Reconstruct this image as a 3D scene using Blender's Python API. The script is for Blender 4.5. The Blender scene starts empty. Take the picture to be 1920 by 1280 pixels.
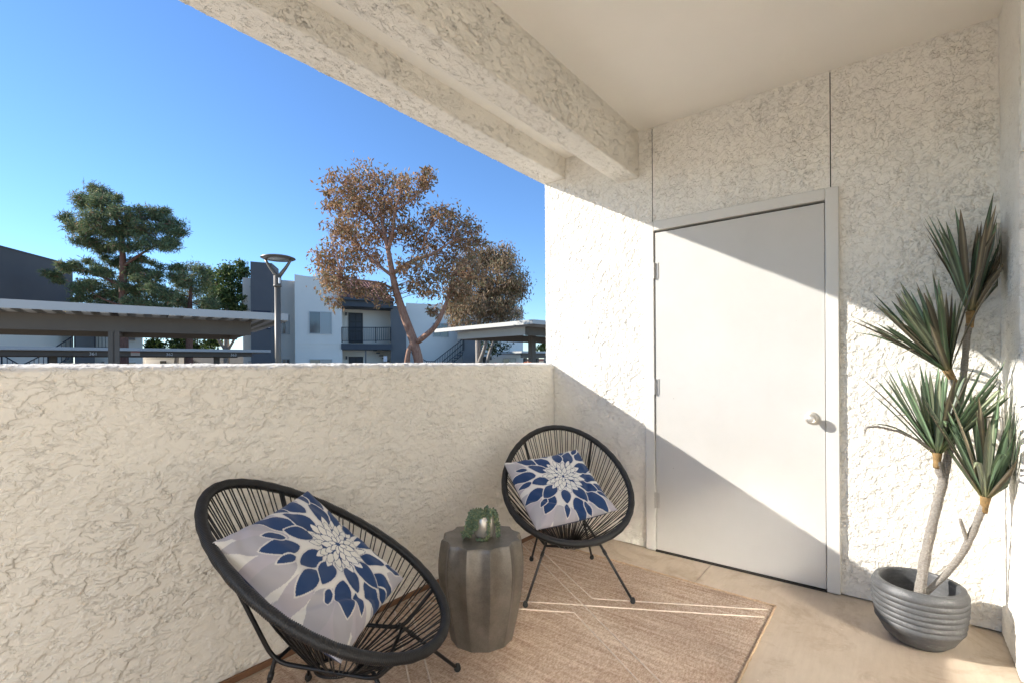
import bpy, math, random
import numpy as np
from mathutils import Matrix, Vector
rng = np.random.default_rng(7); random.seed(7)
R_ = math.radians
SC = bpy.context.scene
COL = SC.collection

# ------------------------------------------------------------------ camera
CAM_H, F_PX, CY = 1.2, 909.46, 685.2
cam_rot = Matrix.Rotation(R_(-51.6643), 3, 'Z') @ Matrix.Rotation(R_(90 - 0.1296), 3, 'X') @ Matrix.Rotation(R_(-0.386), 3, 'Z')
cd = bpy.data.cameras.new('camera'); cam = bpy.data.objects.new('camera', cd); COL.objects.link(cam)
cd.sensor_width = 36; cd.lens = F_PX / 1920 * 36; cd.shift_y = (CY - 640) / 1920
cd.clip_start = .02; cd.clip_end = 2000
cam.matrix_world = Matrix.Translation((0, 0, CAM_H)) @ cam_rot.to_4x4()
SC.camera = cam

# ------------------------------------------------------------------ sky, sun, exposure
SUN_D = Vector((1.0, -1.65, -0.917)).normalized()        # direction the light travels
elev = math.asin(-SUN_D.z); azim = math.atan2(-SUN_D.x, -SUN_D.y)
world = bpy.data.worlds.new('World'); SC.world = world; world.use_nodes = True
wn = world.node_tree.nodes; wl = world.node_tree.links; wn.clear()
wo = wn.new('ShaderNodeOutputWorld'); wb = wn.new('ShaderNodeBackground'); ws = wn.new('ShaderNodeTexSky')
ws.sky_type = 'NISHITA'; ws.sun_disc = False; ws.sun_elevation = elev; ws.sun_rotation = azim
ws.air_density = 1.0; ws.dust_density = 0.0; ws.ozone_density = 7; ws.altitude = 200
wb.inputs['Strength'].default_value = 0.092
wl.new(ws.outputs[0], wb.inputs[0]); wl.new(wb.outputs[0], wo.inputs[0])
sl = bpy.data.lights.new('sun', 'SUN'); sl.energy = 3; sl.angle = R_(0.53); sl.color = (1.0, 0.955, 0.88)
so = bpy.data.objects.new('sun', sl); COL.objects.link(so)
so.rotation_euler = SUN_D.to_track_quat('-Z', 'Y').to_euler(); so.location = (-8, 12, 12)
SC.view_settings.view_transform = 'Standard'; SC.view_settings.look = 'None'
SC.view_settings.gamma = 1; SC.view_settings.use_curve_mapping = False
SC.view_settings.exposure = 1.42
SC.render.engine = 'CYCLES'
cy = SC.cycles
cy.use_denoising = True; cy.max_bounces = 14; cy.diffuse_bounces = 8; cy.glossy_bounces = 4
cy.transparent_max_bounces = 12; cy.sample_clamp_indirect = 0.0; cy.blur_glossy = 0.0

# ------------------------------------------------------------------ pixel -> place helpers
CR = np.array(cam_rot)
O = np.array([0, 0, CAM_H])
def ray(x, y): return CR @ np.array([(x - 960) / F_PX, (CY - y) / F_PX, -1.0])
def onz(x, y, z=0.0): d = ray(x, y); return O + d * ((z - O[2]) / d[2])
def onx(x, y, X): d = ray(x, y); return O + d * (X / d[0])
def ony(x, y, Y): d = ray(x, y); return O + d * (Y / d[1])
def atd(x, y, dep): return O + ray(x, y) * dep
def hor(x): return CY + (960 - x) * math.tan(R_(0.386)) * 1.0 - 2.06       # row of eye level at column x
def pd(x, dep): return atd(x, hor(x), dep)[:2]

# ------------------------------------------------------------------ materials
def newmat(name):
    m = bpy.data.materials.new(name); m.use_nodes = True
    nt = m.node_tree; b = nt.nodes['Principled BSDF']
    return m, nt, b
def N(nt, t, **kw):
    n = nt.nodes.new(t)
    for k, v in kw.items():
        if k in n.inputs: n.inputs[k].default_value = v
        else: setattr(n, k, v)
    return n
def coords(nt, scale=(1, 1, 1)):
    tc = N(nt, 'ShaderNodeTexCoord'); mp = N(nt, 'ShaderNodeMapping'); mp.inputs['Scale'].default_value = scale
    nt.links.new(tc.outputs['Object'], mp.inputs[0]); return mp.outputs[0]
def ramp(nt, sock, stops):
    r = N(nt, 'ShaderNodeValToRGB'); nt.links.new(sock, r.inputs[0])
    e = r.color_ramp.elements
    while len(e) < len(stops): e.new(.5)
    for k, (p, c) in enumerate(stops):
        e[k].position = p; e[k].color = (c, c, c, 1) if isinstance(c, (int, float)) else (*c, 1)
    return r.outputs[0]
def noise(nt, vec, scale, detail=3, rough=.55, dist=0):
    n = N(nt, 'ShaderNodeTexNoise'); n.inputs['Scale'].default_value = scale; n.inputs['Detail'].default_value = detail
    n.inputs['Roughness'].default_value = rough; n.inputs['Distortion'].default_value = dist
    nt.links.new(vec, n.inputs['Vector']); return n.outputs[0]
def math_(nt, op, a, b=None):
    n = N(nt, 'ShaderNodeMath', operation=op)
    for i, s in enumerate((a, b)):
        if s is None: continue
        if isinstance(s, (int, float)): n.inputs[i].default_value = s
        else: nt.links.new(s, n.inputs[i])
    return n.outputs[0]
def bump(nt, b, h, strength=.4, dist=.01):
    n = N(nt, 'ShaderNodeBump'); n.inputs['Strength'].default_value = strength; n.inputs['Distance'].default_value = dist
    nt.links.new(h, n.inputs['Height']); nt.links.new(n.outputs[0], b.inputs['Normal'])
def plain(name, col, rough=.6, metal=0.0, var=.08, vscale=6.0, bmp=0.0, bscale=60.0):
    m, nt, b = newmat(name)
    b.inputs['Roughness'].default_value = rough; b.inputs['Metallic'].default_value = metal
    v = coords(nt)
    f = noise(nt, v, vscale, 5, .6)
    c0 = tuple(x * (1 - var) for x in col); c1 = tuple(min(1, x * (1 + var)) for x in col)
    nt.links.new(ramp(nt, f, [(.3, c0), (.7, c1)]), b.inputs['Base Color'])
    if bmp: bump(nt, b, noise(nt, v, bscale, 4), bmp, .004)
    return m
def stucco(name, col, size=1.0, amp=.0045, stretch=(1, 1, 1), streak=False, groove=.5, bmul=.85, gt=.50, soft=.011):
    m, nt, b = newmat(name); b.inputs['Roughness'].default_value = .92
    v = coords(nt, tuple(s / size for s in stretch))
    n1 = noise(nt, v, 13, 4, .60, .35); n2 = noise(nt, v, 25, 4, .62, .3); n3 = noise(nt, v, 8, 3, .58, .6); n4 = noise(nt, v, 19, 3, .6, .6); n5 = noise(nt, v, 14, 2, .5)
    p1 = ramp(nt, n1, [(.496 - soft, 0), (.496 + soft, 1)]); p2 = ramp(nt, n2, [(.50, 0), (.57, 1)]); p3 = ramp(nt, n3, [(.418 - soft * .8, 0), (.418 + soft * .8, 1)])
    gv = ramp(nt, math_(nt, 'ABSOLUTE', math_(nt, 'SUBTRACT', n4, .5)), [(.0, 1), (.018, 0)])
    gm = ramp(nt, n5, [(gt, 0), (gt + .07, 1)]); gr = math_(nt, 'MULTIPLY', gv, gm)
    fine = noise(nt, v, 130, 3, .6)
    h = math_(nt, 'ADD', math_(nt, 'MULTIPLY', p1, .50), math_(nt, 'MULTIPLY', p2, .32))
    h = math_(nt, 'ADD', h, math_(nt, 'MULTIPLY', p3, .24))
    h = math_(nt, 'SUBTRACT', h, math_(nt, 'MULTIPLY', gr, groove))
    h = math_(nt, 'MULTIPLY', h, ramp(nt, noise(nt, coords(nt), 3.0, 3, .6), [(.34, .45), (.62, 1.0)]))
    h = math_(nt, 'ADD', h, math_(nt, 'MULTIPLY', n1, .15))
    hb = math_(nt, 'ADD', h, math_(nt, 'MULTIPLY', fine, .10))
    bump(nt, b, hb, 1.0, amp * bmul)
    d = N(nt, 'ShaderNodeDisplacement'); d.inputs['Scale'].default_value = amp; d.inputs['Midlevel'].default_value = .7
    nt.links.new(h, d.inputs['Height']); nt.links.new(d.outputs[0], nt.nodes['Material Output'].inputs['Displacement'])
    m.displacement_method = 'DISPLACEMENT'
    big = noise(nt, coords(nt), 1.6, 5, .6)
    c = ramp(nt, big, [(.25, tuple(x * .93 for x in col)), (.7, tuple(min(1, x * 1.04) for x in col))])
    if streak:                                          # faint rusty run-down stains
        st = noise(nt, coords(nt, (9, 9, .35)), 1.0, 3, .6)
        sr = ramp(nt, st, [(.66, 0), (.74, .22)])
        mx = N(nt, 'ShaderNodeMixRGB'); mx.inputs[2].default_value = (.52, .36, .22, 1)
        nt.links.new(sr, mx.inputs[0]); nt.links.new(c, mx.inputs[1]); c = mx.outputs[0]
    nt.links.new(c, b.inputs['Base Color'])
    return m
STUC = (.87, .83, .752)
M = {}
M['stucco'] = stucco('stucco', STUC, .60, .0038, groove=.5, bmul=1.7, soft=.014)
M['stucco_parapet'] = stucco('stucco_parapet', STUC, .74, .0047, (.8, 1, 1.25), True, .40, 1.1, .50, .019)
M['stucco_beam'] = stucco('stucco_beam', STUC, .58, .0030, (.7, 1.3, 1.3), False, 1.5, 1.5, .44, .013)
M['ceiling'] = plain('ceiling_paint', (.88, .85, .79), .8, 0, .02, 2, .15, 120)
M['trim'] = plain('trim_paint', (.68, .66, .615), .45, 0, .03, 3, .1, 30)
M['doorpaint'] = plain('door_paint', (.56, .55, .525), .42, 0, .025, 2.2, .05, 50)
def door_mat():
    m, nt, b = newmat('worn_door_paint'); v = coords(nt); b.inputs['Roughness'].default_value = .42
    a = noise(nt, v, 1.8, 6, .62); sc_ = noise(nt, coords(nt, (1, 5, 22)), 2.2, 5, .7)
    c = ramp(nt, a, [(.28, (.555, .538, .505)), (.7, (.605, .59, .56))])
    vo = N(nt, 'ShaderNodeTexVoronoi'); vo.inputs['Scale'].default_value = 7.5; nt.links.new(v, vo.inputs['Vector'])
    sp = math_(nt, 'MULTIPLY', ramp(nt, vo.outputs['Distance'], [(.012, 1), (.03, 0)]), .6)
    sm = math_(nt, 'MULTIPLY', ramp(nt, sc_, [(.64, 0), (.74, 1)]), .14)
    for f_, cc_ in ((sp, (.22, .19, .16, 1)), (sm, (.36, .33, .29, 1))):
        mx = N(nt, 'ShaderNodeMixRGB'); mx.inputs[2].default_value = cc_; nt.links.new(f_, mx.inputs[0]); nt.links.new(c, mx.inputs[1]); c = mx.outputs[0]
    nt.links.new(c, b.inputs['Base Color']); bump(nt, b, math_(nt, 'ADD', noise(nt, v, 9, 3), math_(nt, 'MULTIPLY', noise(nt, v, 90, 2), .12)), .10, .008)
    return m
M['doorpaint'] = door_mat()
M['dark_gap'] = plain('dark_gap', (.03, .025, .02), .9)
M['nickel'] = plain('satin_nickel', (.70, .66, .60), .42, .8, .04, 20)
M['hinge'] = plain('hinge_steel', (.50, .48, .45), .4, .15, .05, 30)
M['cord_black'] = plain('black_vinyl_cord', (.018, .018, .019), .42, 0, .2, 40)
M['rod_black'] = plain('black_powder_coat', (.012, .012, .013), .38, 0, .15, 30)
M['alu'] = plain('white_aluminium', (.62, .57, .51), .4, .2)

def floor_mat():
    m, nt, b = newmat('tan_coated_concrete'); v = coords(nt)
    a = noise(nt, v, 2.2, 6, .62, .4); c = noise(nt, v, 24, 4, .6); s = noise(nt, coords(nt, (2.2, 14, 1)), 4, 4, .6)
    mix = math_(nt, 'ADD', math_(nt, 'MULTIPLY', a, .55), math_(nt, 'ADD', math_(nt, 'MULTIPLY', c, .2), math_(nt, 'MULTIPLY', s, .25)))
    nt.links.new(ramp(nt, mix, [(.32, (.41, .325, .24)), (.5, (.50, .41, .315)), (.68, (.58, .49, .39))]), b.inputs['Base Color'])
    vo = N(nt, 'ShaderNodeTexVoronoi'); vo.inputs['Scale'].default_value = 16; nt.links.new(v, vo.inputs['Vector'])
    spk = math_(nt, 'MULTIPLY', ramp(nt, vo.outputs['Distance'], [(.03, 1), (.07, 0)]), ramp(nt, noise(nt, v, 5, 2), [(.52, 0), (.6, 1)]))
    mx = N(nt, 'ShaderNodeMixRGB'); mx.inputs[2].default_value = (.74, .66, .55, 1); nt.links.new(spk, mx.inputs[0]); src = b.inputs['Base Color'].links[0].from_socket
    nt.links.new(src, mx.inputs[1])
    dk = math_(nt, 'MULTIPLY', ramp(nt, noise(nt, v, 3.1, 6, .7, 1.0), [(.52, 0), (.70, 1)]), .55); m2 = N(nt, 'ShaderNodeMixRGB'); m2.inputs[2].default_value = (.26, .175, .105, 1)
    nt.links.new(dk, m2.inputs[0]); nt.links.new(mx.outputs[0], m2.inputs[1]); nt.links.new(m2.outputs[0], b.inputs['Base Color'])
    nt.links.new(ramp(nt, c, [(.3, .38), (.7, .6)]), b.inputs['Roughness'])
    bump(nt, b, math_(nt, 'ADD', c, math_(nt, 'MULTIPLY', a, 2)), .25, .004)
    return m
M['floor'] = floor_mat()
def rug_mat():
    m, nt, b = newmat('flatweave_rug'); b.inputs['Roughness'].default_value = .95
    streak = noise(nt, coords(nt, (26, 1.2, 1)), 1.6, 5, .7); sp = noise(nt, coords(nt, (34, 80, 34)), 2.0, 3, .8)
    blot = noise(nt, coords(nt), 2.5, 4, .6)
    mix = math_(nt, 'ADD', math_(nt, 'MULTIPLY', streak, .36), math_(nt, 'ADD', math_(nt, 'MULTIPLY', sp, .50), math_(nt, 'MULTIPLY', blot, .16)))
    nt.links.new(ramp(nt, mix, [(.37, (.26, .16, .105)), (.46, (.46, .32, .225)), (.53, (.59, .445, .335)), (.62, (.79, .66, .53))]), b.inputs['Base Color'])
    w = N(nt, 'ShaderNodeTexWave', wave_type='BANDS', bands_direction='X'); w.inputs['Scale'].default_value = 55; w.inputs['Distortion'].default_value = 1.2; w.inputs['Detail'].default_value = 2
    nt.links.new(coords(nt), w.inputs[0])
    bump(nt, b, math_(nt, 'ADD', w.outputs['Fac'], math_(nt, 'MULTIPLY', sp, 1.4)), .75, .0045)
    return m
M['rug'] = rug_mat()
M['rug_line'] = plain('ivory_yarn', (.68, .58, .49), .95, 0, .2, 60, .5, 300)
M['rug_edge'] = plain('rug_binding', (.46, .33, .22), .95, 0, .25, 80, .5, 300)
def table_mat():
    m, nt, b = newmat('brushed_pewter'); v = coords(nt)
    a = noise(nt, v, 9, 5, .65); s = noise(nt, v, 160, 3, .7)
    nt.links.new(ramp(nt, math_(nt, 'ADD', math_(nt, 'MULTIPLY', a, .7), math_(nt, 'MULTIPLY', s, .3)), [(.35, (.165, .148, .126)), (.62, (.27, .248, .216))]), b.inputs['Base Color'])
    b.inputs['Metallic'].default_value = .7; b.inputs['Roughness'].default_value = .44
    bump(nt, b, s, .12, .002); return m
M['table'] = table_mat()
M['cup'] = plain('silver_glaze', (.62, .57, .50), .25, .55, .06, 12)
M['soil'] = plain('potting_mix', (.045, .032, .022), .95, 0, .4, 60, .8, 90)
def pot_mat():
    m, nt, b = newmat('grey_washed_resin'); v = coords(nt)
    a = noise(nt, coords(nt, (6, 6, 40)), 2, 6, .7); s = noise(nt, v, 90, 3, .7)
    nt.links.new(ramp(nt, math_(nt, 'ADD', math_(nt, 'MULTIPLY', a, .7), math_(nt, 'MULTIPLY', s, .3)), [(.32, (.045, .046, .048)), (.55, (.082, .083, .085)), (.74, (.20, .20, .20))]), b.inputs['Base Color'])
    b.inputs['Roughness'].default_value = .5; bump(nt, b, a, .25, .003); return m
M['pot'] = pot_mat()
def attr_mat(name, rough=.7, spec=.3, trans=0.0, sheen=0.0):
    m, nt, b = newmat(name); a = N(nt, 'ShaderNodeVertexColor'); a.layer_name = 'Col'
    nt.links.new(a.outputs[0], b.inputs['Base Color']); b.inputs['Roughness'].default_value = rough
    b.inputs['Specular IOR Level'].default_value = spec
    if trans:
        t = N(nt, 'ShaderNodeBsdfTranslucent'); nt.links.new(a.outputs[0], t.inputs[0])
        mx = N(nt, 'ShaderNodeMixShader'); mx.inputs[0].default_value = trans
        nt.links.new(b.outputs[0], mx.inputs[1]); nt.links.new(t.outputs[0], mx.inputs[2])
        nt.links.new(mx.outputs[0], nt.nodes['Material Output'].inputs[0])
    if sheen: b.inputs['Sheen Weight'].default_value = sheen
    return m, nt, b
M['foliage'] = attr_mat('tree_leaves', .6, .25, .28)[0]
M['dracaena'] = attr_mat('dracaena_leaf', .38, .5, .15)[0]
M['succulent'] = attr_mat('succulent_leaf', .42, .45)[0]
pm, pnt, pb = attr_mat('printed_cushion_cloth', .85, .2, 0, .15)
bump(pnt, pb, noise(pnt, coords(pnt), 900, 2, .6), .15, .0006); M['cushion'] = pm
def bark(name, c0, c1, sc=(9, 9, 2.2), b_=.6):
    m, nt, b = newmat(name); a = noise(nt, coords(nt, sc), 2.2, 6, .65, .6)
    nt.links.new(ramp(nt, a, [(.34, c0), (.66, c1)]), b.inputs['Base Color']); b.inputs['Roughness'].default_value = .85
    bump(nt, b, a, b_, .02); return m
M['bark_red'] = bark('salmon_bark', (.26, .125, .075), (.46, .26, .17))
M['bark_grey'] = bark('pale_bark', (.23, .19, .15), (.46, .40, .34))
M['bark_pine'] = bark('pine_bark', (.12, .055, .035), (.28, .13, .085))
M['stem'] = bark('dracaena_stem', (.27, .235, .20), (.46, .42, .37), (40, 40, 120), .8)
M['collar'] = plain('amber_leaf_collar', (.25, .155, .06), .75, 0, .5, 45, .6, 120)
M['asphalt'] = plain('asphalt', (.11, .105, .098), .9, 0, .2, 3, .3, 60)
M['gravel'] = plain('tan_gravel', (.50, .43, .34), .95, 0, .25, 4, .4, 80)
M['bwhite'] = plain('pale_building_paint', (.90, .83, .715), .85, 0, .03, .6, .25, 12)
M['bgrey'] = plain('grey_building_paint', (.175, .168, .16), .85, 0, .05, .8, .25, 12)
M['btaupe'] = plain('taupe_building_paint', (.135, .13, .13), .85, 0, .05, .8, .25, 12)
M['bdark'] = plain('charcoal_trim', (.075, .082, .09), .7)
M['bdoor'] = plain('charcoal_door', (.05, .05, .048), .5)
M['rail'] = plain('black_railing', (.015, .015, .017), .5)
M['winframe'] = plain('window_frame', (.55, .54, .5), .5)
M['wooddoor'] = plain('flush_grey', (.3, .29, .27), .6)
def glass_mat(name, col, rough=.08):
    m, nt, b = newmat(name); b.inputs['Base Color'].default_value = (*col, 1); b.inputs['Roughness'].default_value = rough
    b.inputs['Specular IOR Level'].default_value = .9; return m
M['pane'] = glass_mat('window_pane', (.13, .13, .125)); M['pane_light'] = glass_mat('blind_behind_pane', (.36, .37, .35), .2)
M['tile'] = plain('clay_roof_tile', (.33, .15, .11), .8, 0, .35, 5)
M['cp_white'] = plain('carport_white_metal', (.53, .51, .46), .5, 0, .04, 1.2)
M['cp_brown'] = plain('carport_taupe_steel', (.125, .104, .08), .6, 0, .1, 1.5)
M['lamp'] = plain('bronze_lamp_paint', (.16, .135, .105), .45, .2, .08, 6)
M['lens'] = plain('lamp_lens', (.30, .32, .27), .25)
M['navy'] = plain('navy_sign', (.01, .014, .04), .5)
M['signwhite'] = plain('white_lettering', (.8, .8, .78), .6)
M['redsign'] = plain('faded_red_sign', (.50, .20, .17), .6); M['signcream'] = plain('faded_cream_sign', (.55, .46, .38), .6)
M['rubber'] = plain('black_rubber', (.012, .012, .012), .7)
M['wood_strip'] = plain('brown_base_strip', (.19, .095, .05), .7, 0, .25, 14, .3, 60)
M['bounce_blind'] = plain('bounce_blind_vinyl', (.80, .78, .73), .6)
M['room'] = plain('dim_room_paint', (.16, .15, .14), .9)
M['blossom'] = plain('magenta_bracts', (.62, .03, .12), .7, 0, .3, 50); M['blossom2'] = plain('orange_bracts', (.62, .16, .05), .7, 0, .3, 50)
M['chimney'] = plain('chimney_grey_blue', (.135, .128, .128), .85, 0, .05, .8, .25, 12)
def patio_glass():
    # coated double glazing: partly mirrors the low sun back into the patio
    m, nt, b = newmat('coated_door_glass'); out = nt.nodes['Material Output']
    g = N(nt, 'ShaderNodeBsdfGlossy'); g.inputs['Roughness'].default_value = .2; g.inputs[0].default_value = (1, .97, .92, 1)
    t = N(nt, 'ShaderNodeBsdfTransparent'); t.inputs[0].default_value = (.92, .92, .9, 1)
    mx = N(nt, 'ShaderNodeMixShader'); mx.inputs[0].default_value = .42
    nt.links.new(t.outputs[0], mx.inputs[1]); nt.links.new(g.outputs[0], mx.inputs[2]); nt.links.new(mx.outputs[0], out.inputs[0])
    return m
M['patio_glass'] = patio_glass()

# ------------------------------------------------------------------ mesh building
WLOC = {}
def tag(o, label=None, cat=None, group=None, kind=None):
    if label: o['label'] = label
    if cat: o['category'] = cat
    if group: o['group'] = group
    if kind: o['kind'] = kind
    return o
def root(name, loc=(0, 0, 0), label=None, cat=None, group=None):
    o = bpy.data.objects.new(name, None); COL.objects.link(o); o.location = loc; o.empty_display_size = .1
    WLOC[o.name] = np.array(loc, float); tag(o, label, cat, group); return o
def link(name, me, parent=None, loc=(0, 0, 0)):
    o = bpy.data.objects.new(name, me); COL.objects.link(o); o.parent = parent; o.location = loc
    WLOC[o.name] = (WLOC[parent.name] if parent else np.zeros(3)) + np.array(loc, float)
    return o
class MB:
    def __init__(s): s.v = []; s.f = []; s.n = 0
    def add(s, v, f):
        v = np.asarray(v, float).reshape(-1, 3); s.v.append(v)
        s.f += [tuple(int(i) + s.n for i in q) for q in f]; s.n += len(v); return s
    def prism(s, foot, z0, z1):                        # foot: CCW list of (x,y); z1 may be per-corner
        n = len(foot); zt = z1 if hasattr(z1, '__len__') else [z1] * n; zb = z0 if hasattr(z0, '__len__') else [z0] * n
        a = sum(foot[i][0] * foot[(i + 1) % n][1] - foot[(i + 1) % n][0] * foot[i][1] for i in range(n))
        if a < 0: foot = foot[::-1]; zt = list(zt)[::-1]; zb = list(zb)[::-1]
        v = [(p[0], p[1], z) for p, z in zip(foot, zb)] + [(p[0], p[1], z) for p, z in zip(foot, zt)]
        f = [tuple(range(n - 1, -1, -1)), tuple(range(n, 2 * n))] + [(i, (i + 1) % n, n + (i + 1) % n, n + i) for i in range(n)]
        return s.add(v, f)
    def box(s, a, b):
        x0, y0, z0 = a; x1, y1, z1 = b
        return s.prism([(min(x0, x1), min(y0, y1)), (max(x0, x1), min(y0, y1)), (max(x0, x1), max(y0, y1)), (min(x0, x1), max(y0, y1))], min(z0, z1), max(z0, z1))
    def bbox(s, a, b, bev=.003):                       # box with chamfered edges
        a = np.minimum(a, b), np.maximum(a, b); lo, hi = a; c = (lo + hi) / 2; h = (hi - lo) / 2
        bev = min(bev, *(h * .45)); v = []; idx = {}
        for sx in (-1, 1):
            for sy in (-1, 1):
                for sz in (-1, 1):
                    for ax in range(3):
                        p = np.array([sx, sy, sz]) * (h - bev); p[ax] = (sx, sy, sz)[ax] * h[ax]
                        idx[(sx, sy, sz, ax)] = len(v); v.append(c + p)
        f = []
        def quad(q):
            P = np.array([v[i] for i in q]); nrm = np.cross(P[1] - P[0], P[2] - P[0])
            if nrm @ (P.mean(0) - c) < 0: q = q[::-1]
            f.append(tuple(q))
        for ax in range(3):
            o = [i for i in range(3) if i != ax]
            for sg in (-1, 1):
                q = []
                for s1, s2 in ((-1, -1), (1, -1), (1, 1), (-1, 1)):
                    k = [0, 0, 0]; k[ax] = sg; k[o[0]] = s1; k[o[1]] = s2; q.append(idx[(*k, ax)])
                quad(q)
            for s1 in (-1, 1):
                for s2 in (-1, 1):
                    q = []
                    for e, sg in ((0, -1), (1, -1), (1, 1), (0, 1)):
                        k = [0, 0, 0]; k[ax] = sg; k[o[0]] = s1; k[o[1]] = s2; q.append(idx[(*k, o[e])])
                    quad(q)
        for sx in (-1, 1):
            for sy in (-1, 1):
                for sz in (-1, 1): quad([idx[(sx, sy, sz, i)] for i in range(3)])
        return s.add(v, f)
    def tube(s, pts, r, n=8, closed=False, cap=True):
        P = np.asarray(pts, float); k = len(P); rr = np.asarray(r, float) * np.ones(k)
        T = np.roll(P, -1, 0) - np.roll(P, 1, 0)
        if not closed: T[0] = P[1] - P[0]; T[-1] = P[-1] - P[-2]
        T /= np.linalg.norm(T, axis=1)[:, None] + 1e-12
        u = np.cross(T[0], [0, 0, 1.0]); 
        if np.linalg.norm(u) < .05: u = np.cross(T[0], [1.0, 0, 0])
        u /= np.linalg.norm(u); U = [u]
        for i in range(1, k):
            u = U[-1] - T[i] * (U[-1] @ T[i]); U.append(u / (np.linalg.norm(u) + 1e-12))
        U = np.array(U); V = np.cross(T, U); a = np.linspace(0, 2 * np.pi, n, endpoint=False)
        v = P[:, None] + rr[:, None, None] * (np.cos(a)[None, :, None] * U[:, None] + np.sin(a)[None, :, None] * V[:, None])
        f = [(i * n + j, i * n + (j + 1) % n, ((i + 1) % k) * n + (j + 1) % n, ((i + 1) % k) * n + j) for i in range(k if closed else k - 1) for j in range(n)]
        if cap and not closed: f += [tuple(range(n - 1, -1, -1)), tuple((k - 1) * n + j for j in range(n))]
        return s.add(v, f)
    def lathe(s, prof, n=48, c=(0, 0, 0), rf=None, axis='z'):
        a = np.linspace(0, 2 * np.pi, n, endpoint=False); v = []
        for k, (r, z) in enumerate(prof):
            q = r * (rf(a, k) if rf else np.ones(n)); w = np.stack([q * np.cos(a), q * np.sin(a), np.full(n, z)], 1)
            if axis == '-x': w = np.stack([-w[:, 2], w[:, 0], w[:, 1]], 1)[:, [0, 1, 2]]
            v.append(w + np.array(c))
        m = len(prof)
        f = [(i * n + j, i * n + (j + 1) % n, (i + 1) * n + (j + 1) % n, (i + 1) * n + j) for i in range(m - 1) for j in range(n)]
        if axis == '-x': f = [q[::-1] for q in f]
        return s.add(np.concatenate(v), f)
    def grid(s, P):                                    # P: (a,b,3) array of points
        P = np.asarray(P, float); a, b = P.shape[:2]; i = np.arange((a - 1) * (b - 1)); r, c = i // (b - 1), i % (b - 1)
        q = np.stack([r * b + c, (r + 1) * b + c, (r + 1) * b + c + 1, r * b + c + 1], 1)
        return s.add(P.reshape(-1, 3), q)
    def mesh(s, name, mat, off=(0, 0, 0), smooth=False):
        me = bpy.data.meshes.new(name); v = np.concatenate(s.v) - np.array(off)
        fl = np.fromiter((len(q) for q in s.f), int); li = np.concatenate([np.array(q) for q in s.f]) if len(s.f) < 3000 else np.fromiter((i for q in s.f for i in q), int)
        me.vertices.add(len(v)); me.vertices.foreach_set('co', v.astype(np.float32).ravel())
        me.loops.add(len(li)); me.loops.foreach_set('vertex_index', li.astype(np.int32))
        me.polygons.add(len(fl)); st = np.concatenate([[0], np.cumsum(fl)[:-1]])
        me.polygons.foreach_set('loop_start', st.astype(np.int32))
        me.update(calc_edges=True); me.validate()
        me.polygons.foreach_set('use_smooth', np.full(len(me.polygons), bool(smooth)))
        if mat: me.materials.append(M[mat] if isinstance(mat, str) else mat)
        return me
    def build(s, name, mat, parent=None, smooth=False, col=None, sharp=None):
        me = s.mesh(name, mat, WLOC[parent.name] if parent else (0, 0, 0), smooth)
        if sharp: me.set_sharp_from_angle(angle=R_(sharp))
        if col is not None:
            at = me.color_attributes.new('Col', 'FLOAT_COLOR', 'POINT'); c = np.ones((len(me.vertices), 4), np.float32); c[:, :3] = col
            at.data.foreach_set('color', c.ravel())
        return link(name, me, parent)
def lin(a, b, step): return np.linspace(a, b, max(2, int(round(abs(b - a) / step)) + 1))
def text_mesh(name, txt, size, mat, origin, xdir, parent, depth=.004, up=(0, 0, 1)):
    cu = bpy.data.curves.new(name, 'FONT'); cu.body = txt; cu.size = size; cu.extrude = depth; cu.align_x = 'CENTER'; cu.align_y = 'CENTER'
    to = bpy.data.objects.new(name + '_src', cu); COL.objects.link(to)
    dg = bpy.context.evaluated_depsgraph_get(); me = bpy.data.meshes.new_from_object(to.evaluated_get(dg)); bpy.data.objects.remove(to)
    x = np.array(xdir, float); x /= np.linalg.norm(x); u = np.array(up, float); n = np.cross(x, u)
    v = np.empty(len(me.vertices) * 3); me.vertices.foreach_get('co', v); v = v.reshape(-1, 3)
    w = np.array(origin) + v[:, :1] * x + v[:, 1:2] * u + v[:, 2:] * n - (WLOC[parent.name] if parent else 0)
    me.vertices.foreach_set('co', w.ravel()); me.materials.clear(); me.materials.append(M[mat]); me.name = name
    return link(name, me, parent)

# ------------------------------------------------------------------ ground and patio floor
GZ = -0.30
XW, YP, ZP = 3.017, 1.989, 1.193                 # door wall, parapet inner face, parapet top
YR, ZC = -0.365, 2.717                           # house wall, ceiling
X0 = -2.2                                        # unseen patio end behind the camera, left open so sun brightens the shade
tag(MB().add([(-400, -400, GZ), (500, -400, GZ), (500, 500, GZ), (-400, 500, GZ)], [(0, 1, 2, 3)]).build('ground', 'gravel'), kind='structure')
tag(MB().add([(*pd(-700, 9), GZ + .004), (*pd(1700, 12.5), GZ + .004), (*pd(1700, 32), GZ + .004), (*pd(-700, 21), GZ + .004)], [(0, 1, 2, 3)]).build('parking_lot', 'asphalt'), kind='structure')
pf = root('patio_floor', (1, .9, 0)); tag(pf, kind='structure')
MB().box((X0, YR - .3, -.26), (XW + .18, .866, 0)).build('slab', 'floor', pf)
MB().box((X0, .872, -.26), (XW + .18, 2.05, 0)).build('slab', 'floor', pf)
MB().box((X0, YR - .3, GZ), (XW + .18, 2.05, -.265)).build('footing', 'dark_gap', pf)

# ------------------------------------------------------------------ the house: parapet, walls, beams, ceiling, doors
H = root('apartment_patio', (XW, 1.0, 0), 'cream stucco patio enclosure with half wall, white storage door and ceiling beams', 'building')
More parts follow.
